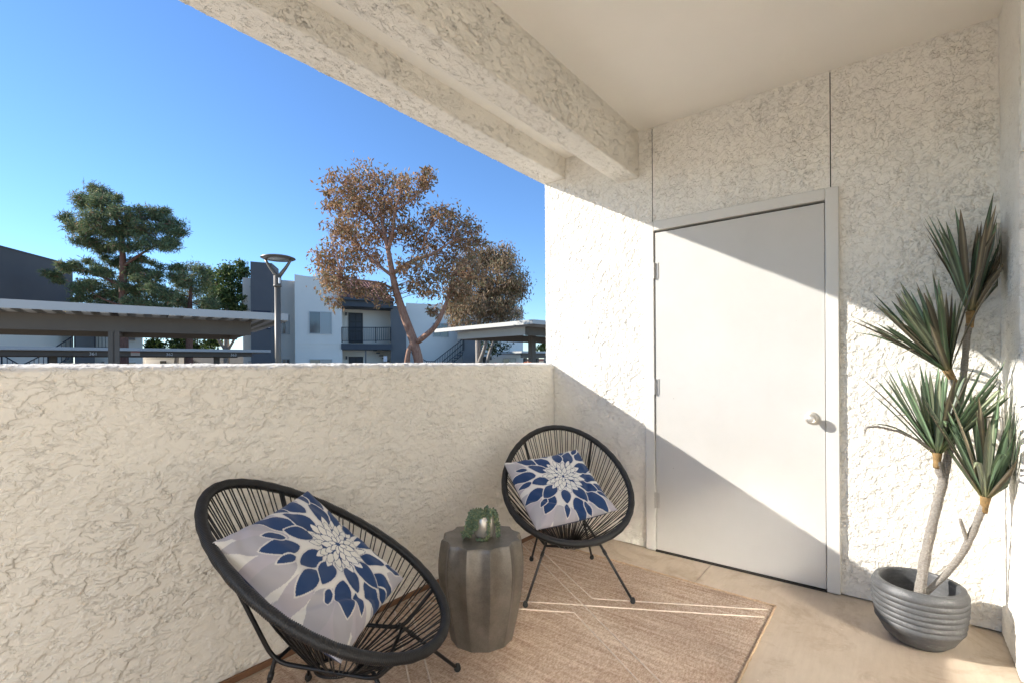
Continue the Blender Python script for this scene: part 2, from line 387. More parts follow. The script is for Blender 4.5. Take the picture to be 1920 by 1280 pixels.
# parapet: profile swept along the patio
prof = [(YP, z) for z in lin(0, ZP - .006, .0042)] + [(YP + .004, ZP - .001)]
for t in np.linspace(.012, .15, 16): prof.append((YP + t, ZP + .020 * (1 - math.exp(-t / .03))))
prof += [(YP + .155, ZP + .012), (YP + .157, ZP - .02), (YP + .157, .6), (YP + .157, GZ)]
xs = np.concatenate([lin(X0 + .001, 0, .03), lin(.0042, XW - .004, .0042)])
PR = np.array(prof); G = np.empty((len(xs), len(prof), 3)); G[:, :, 0] = xs[:, None]; G[:, :, 1] = PR[None, :, 0]; G[:, :, 2] = PR[None, :, 1]
lump = .006 * np.sin(xs * 7.3) + .004 * np.sin(xs * 19.1 + 1) + .003 * np.sin(xs * 43 + 2)
ktop = np.argmax(PR[:, 0] > YP); G[:, ktop:, 2] += np.where(PR[ktop:, 1] > ZP - .015, 1, 0)[None, :] * (lump * .12)[:, None]
MB().grid(G).build('parapet', 'stucco_parapet', H, True)
MB().box((.2, YP - .017, .0), (XW - .01, YP - .003, .022)).build('base_strip', 'wood_strip', H)
# door wall in three stucco fields with open control joints between them
YE = 2.062
def wallface(y0, y1, z0, z1, step=.0045):
    ys, zs = lin(y0, y1, step), lin(z0, z1, step)
    G = np.empty((len(ys), len(zs), 3)); G[..., 0] = XW; G[..., 1] = ys[:, None]; G[..., 2] = zs[None]
    return G[:, ::-1] if y1 > y0 else G
ys = np.concatenate([lin(1.2262, YE - .006, .0045), [YE - .002]]); zs = lin(0.006, 2.72, .0045)
G = np.empty((len(ys) + 8, len(zs), 3)); G[:len(ys), :, 0] = XW; G[:len(ys), :, 1] = ys[:, None]
G[len(ys):, :, 1] = YE; G[len(ys):, :, 0] = (XW + .004 + np.linspace(0, .2, 8))[:, None]; G[..., 2] = zs[None]
MB().grid(G[:, ::-1]).build('wall_panel', 'stucco', H, True)
MB().grid(wallface(.2645, 1.2218, 2.05, 2.72)).build('wall_panel', 'stucco', H, True)
MB().grid(wallface(YR - .01, .2598, .006, 2.72)).build('wall_panel', 'stucco', H, True)
MB().box((XW + .02, YR - .6, 0), (XW + .2, YE - .006, 3.0)).build('wall_core', 'dark_gap', H)
# house wall (with the sliding door opening)
DX0, DX1, DZ = .35, 2.585, 1.975
def sideface(x0, x1, z0, z1, step=.007):
    xs, zs = lin(x0, x1, step), lin(z0, z1, step)
    G = np.empty((len(xs), len(zs), 3)); G[..., 1] = YR; G[..., 0] = xs[:, None]; G[..., 2] = zs[None]; return G
xs = lin(XW, DX1 + .012, .007); G = np.empty((len(xs) + 10, 386, 3)); zz = np.linspace(.006, 2.72, 386); G[..., 2] = zz[None]
G[:len(xs), :, 0] = xs[:, None]; G[:len(xs), :, 1] = YR; a = np.linspace(0, 1, 10); G[len(xs):, :, 0] = (DX1 + .01 * (1 - a).clip(0, 1) ** 3)[:, None]; G[len(xs):, :, 1] = (YR - .09 * a)[:, None]
MB().grid(G[:, ::-1]).build('house_wall', 'stucco', H, True)
MB().box((DX0, YR - .15, DZ), (DX1 - .001, YR - .004, 2.72)).box((X0, YR - .15, 0), (DX0, YR - .004, 2.72)).build('house_wall_header', 'ceiling', H)
MB().box((X0 - 3.2, YR - .151, GZ), (X0 - .002, YR - .004, 3.1)).build('bounce_wall', 'ceiling', H)  # unseen wall extension, added as a sunlit surface for more bounce light
# ceiling, soffit strip, roof, beams
B1a, B1b, ZB1, B2a, B2b, ZB2, ZS = 1.882, 2.072, 2.549, 1.317, 1.468, 2.416, 2.694
MB().box((X0, YR - .1, ZC), (XW + .02, B2a + .01, 2.86)).build('ceiling', 'ceiling', H)
MB().box((X0, B2b - .01, ZS), (XW + .02, B1a + .01, 2.86)).build('soffit', 'ceiling', H)
MB().box((X0 - .2, YR - .6, 2.865), (XW + .25, B1b - .02, 3.1)).build('roof_slab', 'ceiling', H)
def beam(ya, yb, zb, ztop_in, ztop_out, name):
    p = [(ya, z) for z in lin(ztop_in, zb + .006, .0055)] + [(ya + .003, zb + .001)] + [(y, zb) for y in lin(ya + .009, yb - .009, .0055)] + [(yb - .003, zb + .001)] + [(yb, z) for z in lin(zb + .006, ztop_out, .0055)]
    p = np.array(p); xs = np.concatenate([lin(X0, .3, .03), lin(.308, XW + .004, .0055)])
    G = np.empty((len(xs), len(p), 3)); G[..., 0] = xs[:, None]; G[..., 1] = p[None, :, 0]; G[..., 2] = p[None, :, 1]
    return MB().grid(G).build(name, 'stucco_beam', H, True)
beam(B1a, B1b, ZB1, ZS + .01, 2.95, 'beam'); beam(B2a, B2b, ZB2, ZC + .01, ZS + .01, 'beam')
# storage door: casing, leaf, hinges, knob
DL, DR, CT = 1.2096, .2851, 2.045
fr = MB().bbox((XW - .021, 1.274, .004), (XW + .05, DL, CT + .0605), .004); fr.bbox((XW - .021, DR, .004), (XW + .05, .2252, CT + .0605), .004)
fr.bbox((XW - .0213, DR - .0005, CT), (XW + .05, DL + .0005, CT + .0609), .004); fr.build('door_frame', 'trim', H)
dl = MB().bbox((XW - .013, DR + .0035, .014), (XW + .035, DL - .0045, 2.032), .002).build('door', 'doorpaint', H)
MB().box((XW + .036, DR - .02, 0), (XW + .048, DL + .02, CT + .01)).build('door_stop', 'dark_gap', H)
MB().box((XW - .018, DR, .0), (XW + .036, DL, .009)).build('threshold', 'dark_gap', H)
for zc in (1.79, 1.054, .33):
    hb = MB(); yc = DL - .002
    for k in range(3): hb.tube([(XW - .022, yc, zc - .05 + k * .034), (XW - .022, yc, zc - .05 + k * .034 + .032)], .0062, 10)
    hb.bbox((XW - .0165, yc - .026, zc - .05), (XW - .0128, yc - .001, zc + .05), .001); hb.build('hinge', 'hinge', dl)
kc = (XW - .013, .347, .906)
MB().lathe([(0, 0), (.033, 0), (.033, .003), (.029, .007), (.016, .010)], 28, kc, axis='-x').build('rose', 'nickel', dl, True, sharp=40)
MB().lathe([(.0125, .006), (.0125, .026), (.020, .031), (.0268, .040), (.0275, .050), (.024, .058), (.018, .0615), (.0165, .0605), (.0165, .0595), (.012, .0615), (.004, .062), (.004, .0600), (0, .0600)], 32, kc, axis='-x').build('knob', 'nickel', dl, True, sharp=40)
# sliding glass door in the house wall
sd = MB()
for a, b in (((DX0, YR - .12, 0), (DX0 + .05, YR - .05, DZ)), ((DX1 - .055, YR - .12, 0), (DX1 - .003, YR - .05, DZ)), ((DX0 + .05, YR - .119, DZ - .05), (DX1 - .055, YR - .051, DZ)), ((DX0 + .05, YR - .119, .0), (DX1 - .055, YR - .051, .03)), ((1.44, YR - .117, .03), (1.50, YR - .053, DZ - .05))):
    sd.bbox(a, b, .003)
sdo = sd.build('sliding_door', 'alu', H)
MB().box((1.502, YR - .082, .032), (DX1 - .057, YR - .078, DZ - .052)).build('pane', 'patio_glass', sdo)
MB().box((DX0 + .052, YR - .092, .032), (1.438, YR - .088, DZ - .052)).build('pane', 'patio_glass', sdo)
for k in range(26):                                # added unseen blinds, closed to bounce sunlight back into the patio
    xk = DX0 + .055 + k * .0835
    a = .26; MB().prism([(xk, YR - .150), (xk + .086, YR - .150 - .022), (xk + .086, YR - .1515 - .022), (xk, YR - .1515)], .04, DZ - .06).build('bounce_blind_slat', 'bounce_blind', sdo)
rm = MB().box((DX0 - .5, YR - 2.6, 0), (DX1 + .3, YR - 2.5, 2.6)).box((DX1 + .2, YR - 2.5, 0), (DX1 + .3, YR - .18, 2.6)).box((DX0 - .5, YR - 2.5, 0), (DX0 - .4, YR - .18, 2.6))
rm.box((DX0 - .4, YR - 2.5, 2.5), (DX1 + .2, YR - .18, 2.6)).box((DX0 - .4, YR - 2.5, -.1), (DX1 + .2, YR - .155, -.004)).build('room_shell', 'room', H)

# ------------------------------------------------------------------ rug
rg = root('area_rug', (1.4, 1.2, 0), 'tan striped flatweave rug with crossing ivory lines under the chairs', 'rug')
RX0, RX1, RY0, RY1 = -.2, 2.665, .468, 1.958
nx, ny = 120, 70; gx, gy = np.linspace(RX0, RX1, nx), np.linspace(RY0, RY1, ny); GX, GY = np.meshgrid(gx, gy, indexing='ij')
skew = .03 * (GX - 2.66) / 2.66 * 1.0
Gt = np.stack([GX + .03 * (GY - .48), GY + 0 * skew, .0085 + .0012 * np.sin(GX * 9 + GY * 4) * np.cos(GY * 7)], -1)
edge = np.minimum(np.minimum(GX - RX0, RX1 - GX), np.minimum(GY - RY0, RY1 - GY)); Gt[..., 2] -= .006 * (edge < 1e-6)
MB().grid(Gt).build('weave', 'rug', rg, True)
def onrug(x, y): return (x + .03 * (y - .48), y, .0095 + .0012 * math.sin(x * 9 + y * 4) * math.cos(y * 7))
def rugline(p, w=.0036):
    q = []
    for a, b in zip(p[:-1], p[1:]):
        for t in np.linspace(0, 1, 14)[:-1]: q.append(onrug(a[0] + (b[0] - a[0]) * t, a[1] + (b[1] - a[1]) * t))
    q.append(onrug(*p[-1])); return MB().tube(q, w, 6).build('woven_line', 'rug_line', rg, True)
sl_ = .605; ym = 1.213
for cx in (2.07, 1.02):
    yl, yh = RY0 + .02, RY1 - .02
    for sgn in (-1, 1): rugline([(cx + sgn * sl_ * (yl - ym), yl), (cx, ym), (cx + sgn * sl_ * (yh - ym), yh)])
    for off, sgn in ((.089, 1), (-.089, -1)): rugline([(cx + off + sgn * sl_ * (ym - yl), yl + .0), (cx + off, ym), (cx + off + sgn * sl_ * (yh - ym), yh)] if cx + off + sgn * sl_ * (yh - ym) < RX1 else [(RX1 - .02, ym - (RX1 - .02 - cx - off) / sl_), (cx + off, ym), (RX1 - .02, ym + (RX1 - .02 - cx - off) / sl_)])
ev = []
for (a, b) in (((RX0, RY0), (RX1, RY0)), ((RX1, RY0), (RX1, RY1))):
    n_ = 90; pts = []
    for k in range(n_ + 1):
        t = k / n_; x, y = a[0] + (b[0] - a[0]) * t, a[1] + (b[1] - a[1]) * t; pts.append((x + .03 * (y - .48) + .0015 * math.sin(k * 1.7), y + .0015 * math.sin(k * 2.3), .0065 + .001 * math.sin(k * 2.9)))
    MB().tube(pts, .0058, 7).build('binding', 'rug_edge', rg, True)

# ------------------------------------------------------------------ string chairs
RIM = dict(w=.352, L=.453, e=.09, th=.553, k=.012, z0=.53)
def rim_pt(ph, inset=0.0):
    c, s = np.cos(ph), np.sin(ph); sp = -RIM['L'] * c * (1 - inset)
    return np.stack([RIM['w'] * s * (1 + RIM['e'] * c) * (1 - inset), -sp * math.cos(RIM['th']), RIM['z0'] + sp * math.sin(RIM['th']) + RIM['k'] * (sp / RIM['L']) ** 2], -1)
def build_chair(label):
    c = root('string_chair', (0, 0, 0), label, 'chair', 'cord chairs on the patio rug')
    n = 1299; ph = np.linspace(0, 2 * np.pi, n, endpoint=False)
    rad = .0150 + .0026 * np.array([0, 1, .9])[np.arange(n) % 3] + .0006 * np.sin(ph * 37)
    MB().tube(rim_pt(ph), rad, 12, closed=True).build('rim', 'cord_black', c, True)
    a = np.linspace(0, 2 * np.pi, 28, endpoint=False); apex = np.array([0, .02, .172])
    MB().tube(np.stack([.052 * np.cos(a), .02 + .07 * np.sin(a), .172 + 0 * a], 1), .006, 8, closed=True).build('seat_ring', 'rod_black', c, True)
    nc = 104
    for i in range(nc):
        p = 2 * math.pi * (i + .28 * (i % 2) + .1 * math.sin(i * 5.1)) / nc
        A = rim_pt(np.array(p), .035); d = A - apex; th = math.atan2(d[1] / .07, d[0] / .052)
        B = apex + np.array([.052 * math.cos(th), .07 * math.sin(th), .003 * (i % 2)])
        t = np.linspace(0, 1, 6)[:, None]; q = A + (B - A) * t; q[:, 2] -= ((.018 + .006 * math.sin(i * 2.7)) * np.sin(np.pi * t[:, 0])); q[:, 0] += .003 * math.sin(i * 4.3) * np.sin(np.pi * t[:, 0]); 
        MB().tube(q, .0024, 5).build('cord', 'cord_black', c, True)
    front, back = {}, {}
    for s in (-1, 1):
        rb = np.array([s * .125, -.125, .262]); ff = np.array([s * .145, .205, .232])
        Rb = rim_pt(np.array(math.pi - s * .72), .02); Rf = rim_pt(np.array(s * .62), .02)
        def bez(a, m, b, k=7): t = np.linspace(0, 1, k)[:, None]; return (1 - t) ** 2 * a + 2 * t * (1 - t) * m + t * t * b
        up = rb + (Rb - rb) * .13; fw = rb + (ff - rb) * .15; bk = ff + (rb - ff) * .15; ur = ff + (Rf - ff) * .2
        path = np.concatenate([[Rb], [rb + (Rb - rb) * .5], bez(up, rb, fw), bez(bk, ff, ur), [Rf]])
        MB().tube(path, .0072, 8).build('side_rod', 'rod_black', c, True)
        for P0, foot in ((rb, (s * .185, -.17, .012)), (ff, (s * .268, .385, .012))):
            P0 = P0 + (0, 0, .004); lg = MB().tube([P0 + (P0 - np.array(foot)) * .06, P0, np.array(foot)], .0068, 8)
            lg.tube([P0 + (np.array(foot) - P0) * .12, P0 + (np.array(foot) - P0) * .2], .0095, 8); l = lg.build('leg', 'rod_black', c, True)
            f_ = np.array(foot); MB().lathe([(0, -.0125), (.009, -.011), (.0135, -.003), (.012, .007), (.0085, .016), (0, .017)], 12, f_ + (0, 0, .001)).build('foot', 'rubber', l, True)
    for y, z, w in ((-.125, .262, .125), (.205, .232, .145)):
        MB().tube([(-w, y, z), (0, y, z - .012), (w, y, z)], .0065, 8).build('cross_rod', 'rod_black', c, True)
    return c
def copy_tree(o, parent=None):
    c = o.copy(); COL.objects.link(c); c.parent = parent
    for ch in o.children: copy_tree(ch, c)
    return c
RUGZ = .0092
ch1 = build_chair('black cord chair at the rug end away from the white storage door')
ch2 = copy_tree(ch1); ch2['label'] = 'black cord chair standing near the white storage door'
ch1.location = (.901, 1.503, RUGZ - .0); ch1.rotation_euler = (0, 0, 5.323 - math.pi / 2)
ch2.location = (2.368, 1.485, RUGZ - .0); ch2.rotation_euler = (0, 0, 3.866 - math.pi / 2)

# ------------------------------------------------------------------ cushions with a printed dahlia
def petal_mask(X, Y, ang, rc, ln, wd):
    c, s = math.cos(ang), math.sin(ang); u = X * c + Y * s - rc; v = -X * s + Y * c
    t = np.clip(u / (ln / 2), -1, 1); w = wd / 2 * (1 - t * t) ** .75 * (1 - .22 * t)
    return (np.abs(u) < ln / 2) & (np.abs(v) < w)
def dahlia(X, Y):
    r_ = np.random.default_rng(3); X = X / 1.14; Y = Y / 1.14
    cream, lav, grey, navy, white = [np.array(c) for c in ((.80, .775, .735), (.52, .485, .53), (.47, .455, .49), (.024, .06, .165), (.82, .80, .75))]
    C = np.tile(cream, X.shape + (1,))
    for n, rc, ln, wd, a0, col in ((16, .375, .20, .115, .1, grey), (15, .262, .165, .078, .3, lav), (15, .275, .155, .062, .5, grey)):
        for k in range(n):
            a = a0 + 2 * math.pi * (k + .2 * r_.uniform(-1, 1)) / n
            C[petal_mask(X, Y, a, rc * r_.uniform(.95, 1.05), ln * r_.uniform(.9, 1.08), wd * r_.uniform(.85, 1.05))] = col
    for n, rc, ln, wd, a0 in ((11, .205, .118, .056, .2), (11, .132, .105, .056, .48), (11, .212, .062, .026, .49)):
        for k in range(n):
            a = a0 + 2 * math.pi * (k + .18 * r_.uniform(-1, 1)) / n; s = r_.uniform(.85, 1.15)
            C[petal_mask(X, Y, a, rc, ln * s + .010, wd * s + .010)] = cream * .9
            C[petal_mask(X, Y, a, rc, ln * s, wd * s)] = navy
    C[np.hypot(X, Y) < .062] = navy
    for n, rc, ln, wd, a0 in ((15, .084, .046, .021, 0), (14, .064, .044, .021, .2), (11, .040, .036, .018, .1), (8, .019, .026, .013, .3)):
        for k in range(n):
            a = a0 + 2 * math.pi * (k + .18 * r_.uniform(-1, 1)) / n; s = r_.uniform(.85, 1.15)
            C[petal_mask(X, Y, a, rc, ln * s + .004, wd * s + .004)] = navy
            C[petal_mask(X, Y, a, rc, ln * s, wd * s)] = white
    return C
def cushion(label, center, Rm, a, fx, fy, fa, dent, T=.165):
    n = 250; t = np.linspace(-1, 1, n); U, V = np.meshgrid(t, t, indexing='ij')
    pu, pv = (1 - np.abs(U) ** 2.6), (1 - np.abs(V) ** 2.6)
    base = np.clip(pu * pv, 0, 1) ** .55
    px = a / 2 * U * (1 - .025 * (1 - V * V)); py = a / 2 * V * (1 - .025 * (1 - U * U))
    wr = .006 * np.sin(9 * U + 5 * V + 1) * np.sin(6 * V - 4 * U) * (base ** .5) + .014 * np.exp(-((U + .35 * V + .62) / .12) ** 2) * np.sin(7 * V) * base - .012 * np.exp(-((U - .5 * V - .75) / .07) ** 2) * base ** .5 - .010 * np.exp(-((U * .6 + V + .78) / .06) ** 2) * base ** .5 + .004 * np.sin(26 * U + 8 * np.sin(3 * V)) * (1 - base) * base ** .3
    zf = T / 2 * base * (1 - dent * np.exp(-((U - .1) ** 2 + (V + .1) ** 2) / .3)) + wr + .0015; zb = -T / 2 * base * .85 - .0015
    bend = .018 * (U ** 2) * 1.0 + .02 * V ** 2
    F = np.stack([px, py, zf + bend], -1); Bk = np.stack([px, py, zb + bend], -1)
    A = np.concatenate([F.reshape(-1, 3), Bk.reshape(-1, 3)]); Wd = A @ np.array(Rm).T + np.array(center)
    c, s = math.cos(fa), math.sin(fa); X, Y = a / 2 * (U - fx), a / 2 * (V - fy)
    colF = dahlia(X * c - Y * s, X * s + Y * c); colB = np.tile(np.array((.02, .032, .085)), colF.shape[:2] + (1,))
    k = np.arange((n - 1) * (n - 1)); r, q = k // (n - 1), k % (n - 1)
    fA = np.stack([r * n + q, (r + 1) * n + q, (r + 1) * n + q + 1, r * n + q + 1], 1); fB = fA[:, ::-1] + n * n
    rim = []
    b = [i * n for i in range(n)] + [(n - 1) * n + j for j in range(1, n)] + [i * n + n - 1 for i in range(n - 2, -1, -1)] + [j for j in range(n - 2, 0, -1)]
    for i in range(len(b)): p, w = b[i], b[(i + 1) % len(b)]; rim.append((w, p, p + n * n, w + n * n))
    m = MB().add(Wd, np.concatenate([fA, fB]).tolist() + rim)
    o = m.build('throw_pillow', 'cushion', None, True, np.concatenate([colF.reshape(-1, 3), colB.reshape(-1, 3)]))
    me = o.data; ctr = np.array(center); v = (Wd - ctr).astype(np.float32); me.vertices.foreach_set('co', v.ravel()); o.location = center; me.update()
    return tag(o, label, 'pillow', 'floral throw pillows in the cord chairs')
cushion('navy and lavender dahlia print pillow in the chair away from the storage door', (.856, 1.522, .516), [[.856, -.412, .312], [.515, .640, -.570], [.035, .649, .760]], .50, .33, .03, .4, .22)
cushion('navy and lavender dahlia print pillow in the chair near the storage door', (2.294, 1.494, .492), [[.856, .378, -.351], [-.507, .745, -.434], [.098, .549, .830]], .478, .17, .15, 1.3, .25)

# ------------------------------------------------------------------ fluted side table and succulent
TC = np.array([1.592, 1.437, RUGZ])
tb = root('side_table', TC, 'fluted pewter metal drum side table between the two cord chairs', 'table')
TH = .437; zz = np.linspace(0, TH, 26)
Rz = .138 + .056 * np.sin(np.clip(zz / .36, 0, 1) * np.pi / 2) - .016 * np.clip((zz - .30) / .137, 0, 1) ** 1.6
fl = lambda d: (lambda a, k: 1 - d[k] * np.abs(np.sin(6 * (a + .12))))
prof = [(.6 * .138, 0)] + list(zip(Rz, zz)); prof[-1] = (prof[-1][0], TH - .004); dd = [.0] + [.10 * min(1, .35 + z / .2) for z in zz]
prof += [(prof[-1][0] - .004, TH), (prof[-1][0] - .010, TH - .0005)]; dd += [.10, .10]
MB().lathe(prof, 192, TC, fl(dd)).build('body', 'table', tb, True, sharp=32)
rt = prof[-1][0]
MB().lathe([(rt - .0004, TH - .0006), (rt * .6, TH - .003), (rt * .2, TH - .003), (0.0005, TH - .003)], 192, TC, fl([.10, .04, 0, 0])).build('top', 'table', tb, True)
cc = onz(908, 1004, TH - .003 + RUGZ); cc = np.array([cc[0], cc[1], TH - .003 + RUGZ])
sp_ = root('succulent_pot', cc, 'trailing green succulent in a small silver cup on the side table', 'plant')
MB().lathe([(0, 0), (.034, 0), (.040, .004), (.0455, .016), (.047, .05), (.0465, .094), (.0445, .096), (.0425, .094), (.0425, .078), (0, .078)], 40, cc).build('cup', 'cup', sp_, True, sharp=50)
MB().lathe([(.0423, .079), (.03, .084), (0.0005, .086)], 24, cc).build('soil', 'soil', sp_, True)
def bead_leaf(c, d, ln, w):
    d = d / np.linalg.norm(d); u = np.cross(d, [.3, .2, 1]); u /= np.linalg.norm(u); v = np.cross(d, u)
    P = [c]
    for t, r in ((.3, 1), (.7, .85)):
        for k in range(4): a = k * math.pi / 2; P.append(c + d * ln * t + (u * math.cos(a) + v * math.sin(a)) * w * r)
    P.append(c + d * ln)
    f = [(0, 1 + (k + 1) % 4, 1 + k) for k in range(4)] + [(1 + k, 1 + (k + 1) % 4, 5 + (k + 1) % 4, 5 + k) for k in range(4)] + [(5 + k, 5 + (k + 1) % 4, 9) for k in range(4)]
    return np.array(P), f
def strand(pts, name='strand', dens=.0042):
    m = MB(); cols = []; P = np.array(pts); seg = np.linalg.norm(np.diff(P, axis=0), axis=1); L = seg.sum(); cum = np.concatenate([[0], np.cumsum(seg)])
    for s in np.arange(0, L, dens):
        i = min(np.searchsorted(cum, s, 'right') - 1, len(seg) - 1); t = (s - cum[i]) / seg[i]; c = P[i] + (P[i + 1] - P[i]) * t; ax = (P[i + 1] - P[i]) / seg[i]
        for q in range(3):
            d = rng.normal(size=3); d -= ax * (d @ ax) * .5; d /= np.linalg.norm(d); d = d + ax * .5
            v, f = bead_leaf(c, d, rng.uniform(.009, .014), rng.uniform(.0028, .0040)); v[:, 2] = np.maximum(v[:, 2], cc[2] + .0008); m.add(v, f)
            g = rng.uniform(.7, 1.25); w = np.array([.15, .22, .135]) * g if rng.random() < .72 else np.array([.28, .31, .16]) * g
            cols += [w] * len(v)
    return m.build(name, 'succulent', sp_, True, np.array(cols))
cw = CR @ np.array([1, 0, 0.]); cf = CR @ np.array([0, 0, 1.]); cf[2] = 0; cw[2] = 0      # picture right / toward viewer, only to read the strands off the photo
def rel(r, t, z): return cc + cw * r + cf * t + np.array([0, 0, z])
for k in range(40):
    a = rng.uniform(0, 2 * math.pi); r0 = rng.uniform(0, .03); r1 = rng.uniform(.02, .05)
    strand([rel(r0 * math.cos(a), r0 * math.sin(a), .085), rel(r1 * math.cos(a), r1 * math.sin(a), .105 + rng.uniform(-.004, .012)), rel((r1 + .016) * math.cos(a), (r1 + .016) * math.sin(a), .098)], 'sprig')
hang = [(-.052, .015, .012, -.062), (-.058, .0, .004, -.07), (-.05, -.02, .03, -.06), (-.045, .028, .02, -.05), (-.06, .02, .0, -.085), (-.048, .008, .04, -.052), (-.036, .036, .035, -.036), (-.06, -.01, .0, -.075), (-.055, .012, .02, -.06), (-.046, .022, .0, -.062), (-.03, .045, .05, -.03),
        (-.062, .03, .0, -.09), (-.056, .038, .012, -.07), (-.064, -.02, .0, -.08), (-.05, .03, .05, -.062),
        (.021, .047, .012, .021), (.05, .018, .0, .062), (.05, -.01, .01, .058), (.0535, .004, .0, .064)]
for (r, t, ze, re) in hang:
    q = 1.0; strand([rel(r * .55, t * .55, .092), rel(r * .92, t * .92, .101), rel(r * 1.05, t * 1.06, .085), rel(r * 1.08 + (re - r) * .4, t * 1.12, .05), rel(re, t * 1.25, ze + .006)])
strand([rel(.022, .054, .02), rel(.016, .058, .006), rel(-.004, .064, .005), rel(-.028, .062, .005)])
strand([rel(-.062, .0, .03), rel(-.085, -.02, .01), rel(-.105, -.025, .007)])

# ------------------------------------------------------------------ dracaena in a ribbed grey bowl
pc = onz(1722, 1090, .255); PC = np.array([pc[0], pc[1], 0.0])
dp = root('potted_dracaena', PC, 'tall dracaena with four leaf heads in a ribbed grey bowl by the storage door', 'plant')
prof = [(0, 0), (.07, 0), (.092, .006), (.122, .035), (.146, .078)]
for k in range(7):
    z = .085 + k * .0228; r = .152 + .012 * math.sin((z - .085) / .17 * math.pi * .72)
    prof += [(r - .001, z), (r + .0014, z + .004), (r + .0010, z + .011), (r - .001, z + .017), (r - .0026, z + .0198)]
prof += [(.156, .250), (.154, .257), (.146, .261), (.136, .258), (.132, .25), (.134, .20), (.12, .16), (0.0005, .155)]
MB().lathe(prof, 72, PC).build('bowl', 'pot', dp, True, sharp=45)
MB().lathe([(.128, .168), (.08, .172), (.0005, .174)], 32, PC).build('soil', 'soil', dp, True)
DEP = float((np.array([PC[0], PC[1], .25]) - O) @ (CR @ np.array([0, 0, -1.])))
def pp(x, y, dz=0.0):
    q = atd(x, y, DEP + dz)
    k = 1.0
    if q[1] < -.325: k = (-.325) / q[1]; q = O + (q - O) * k
    if q[0] > 2.97: q = O + (q - O) * (2.97 / q[0])
    return q
def stemline(px, rad, name='stem'):
    P = np.array([pp(*p) for p in px]); t = np.linspace(0, len(P) - 1, (len(P) - 1) * 12 + 1); i = np.minimum(t.astype(int), len(P) - 2)
    q = P[i] + (P[i + 1] - P[i]) * (t - i)[:, None]
    for _ in range(14): q[1:-1] = (q[:-2] + 2 * q[1:-1] + q[2:]) / 4
    rr = np.interp(t, range(len(P)), rad) * (1 + .05 * np.sin(t * 9) + .035 * np.sin(t * 31)); return MB().tube(q, rr, 12).build(name, 'stem', dp, True)
stemline([(1724, 1112), (1734, 1045), (1752, 965), (1768, 905), (1776, 860), (1790, 800), (1802, 740), (1808, 690), (1812, 640), (1819, 598)], [.0195, .019, .018, .0172, .0155, .0142, .013, .0126, .012, .0115])
stemline([(1732, 1114), (1775, 1075, -.03), (1806, 1035, -.06), (1824, 998, -.09), (1846, 942, -.12)], [.011, .012, .013, .013, .0125])
stemline([(1770, 900), (1762, 885), (1757, 862)], [.016, .016, .0145]); stemline([(1800, 745), (1792, 728), (1783, 705)], [.014, .013, .0125]); stemline([(1815, 1018, -.075), (1808, 996, -.08), (1800, 972, -.085)], [.008, .0075, .006], 'stub')
def head(cx, cy, ax, ay, n, ln, spread, seed, brown_p=.08, hz=0.0, tz=0.0):
    r_ = np.random.default_rng(seed); c = pp(cx, cy, hz); top = pp(cx + ax, cy + ay, hz + tz); axis = top - c; axis /= np.linalg.norm(axis)
    cl = MB().tube([c + axis * q_ for q_ in (-.034, -.026, -.012, .004, .018, .032, .045)], [.0128, .0142, .0132, .0142, .0158, .0175, .010], 14).build('collar', 'collar', dp, True)
    u = np.cross(axis, [.2, .4, .9]); u /= np.linalg.norm(u); v = np.cross(axis, u)
    for k in range(n):
        a = k * 2.39996 + r_.uniform(-.3, .3); tilt = spread * math.sqrt((k + .5) / n) * r_.uniform(.75, 1.15); L = ln * r_.uniform(.78, 1.12) * (1.0 - .12 * (k < n * .2))
        out = u * math.cos(a) + v * math.sin(a); d = axis * math.cos(tilt) + out * math.sin(tilt); side = np.cross(d, out); side /= np.linalg.norm(side); nrm = np.cross(side, d)
        m_ = 10; w = r_.uniform(.0078, .0128); pts = []; curl = r_.uniform(-.03, .06); twist = r_.uniform(-.6, .6)
        droop = .12 * tilt * r_.uniform(.2, 1.0)
        if r_.random() < .12: droop += .5 * r_.uniform(.3, 1)
        for i in range(m_):
            t = i / (m_ - 1); p = c + axis * .012 + d * L * t + out * curl * t * t + np.array([0, 0, -1]) * droop * L * t ** 2.6
            ww = w * (.5 + .5 * min(t, .25) / .25) * (1 if t < .72 else max(.05, 1 - ((t - .72) / .28) ** 1.5)); sd = side * math.cos(twist * t) + nrm * math.sin(twist * t); nn = np.cross(sd, d)
            for q, dep_ in ((-1, .12), (-.45, -.22), (0, -.42), (.45, -.22), (1, .12)): pts.append(p + sd * ww * q + nn * ww * dep_)
        P = np.array(pts); P[:, 1] = np.maximum(P[:, 1], -.345 + .012 * (P[:, 1] + .345).clip(-1, 0)); P[:, 0] = np.minimum(P[:, 0], 2.995)
        tc = np.repeat(np.linspace(0, 1, m_), 5); g = r_.uniform(.6, 1.3); base = np.array([.125, .19, .105]) * g if r_.random() < .55 else np.array([.21, .24, .15]) * g
        if r_.random() < brown_p: base = np.array([.185, .155, .10]) * g
        kk = np.tile([.55, .9, 1.9, .9, .55], m_)[:, None]; col = base * kk + np.tile([.03, 0, .02, 0, .03], m_)[:, None] * g
        col = col + (tc[:, None] > .93) * np.array([.05, .02, .0]) + ((tc[:, None] < .12) * np.array([.07, .055, .0]))
        f = [(i * 5 + j, i * 5 + j + 1, i * 5 + j + 6, i * 5 + j + 5) for i in range(m_ - 1) for j in range(4)]
        MB().add(P, f).build('leaf', 'dracaena', dp, True, col)
    return cl
head(1819, 600, 10, -100, 58, .45, .46, 1, .5); head(1783, 705, -52, -92, 58, .42, .56, 2, .45); head(1757, 862, 2, -90, 54, .43, .76, 3, .12); head(1846, 945, 14, -90, 60, .46, .62, 4, .12, -.12, -.03)
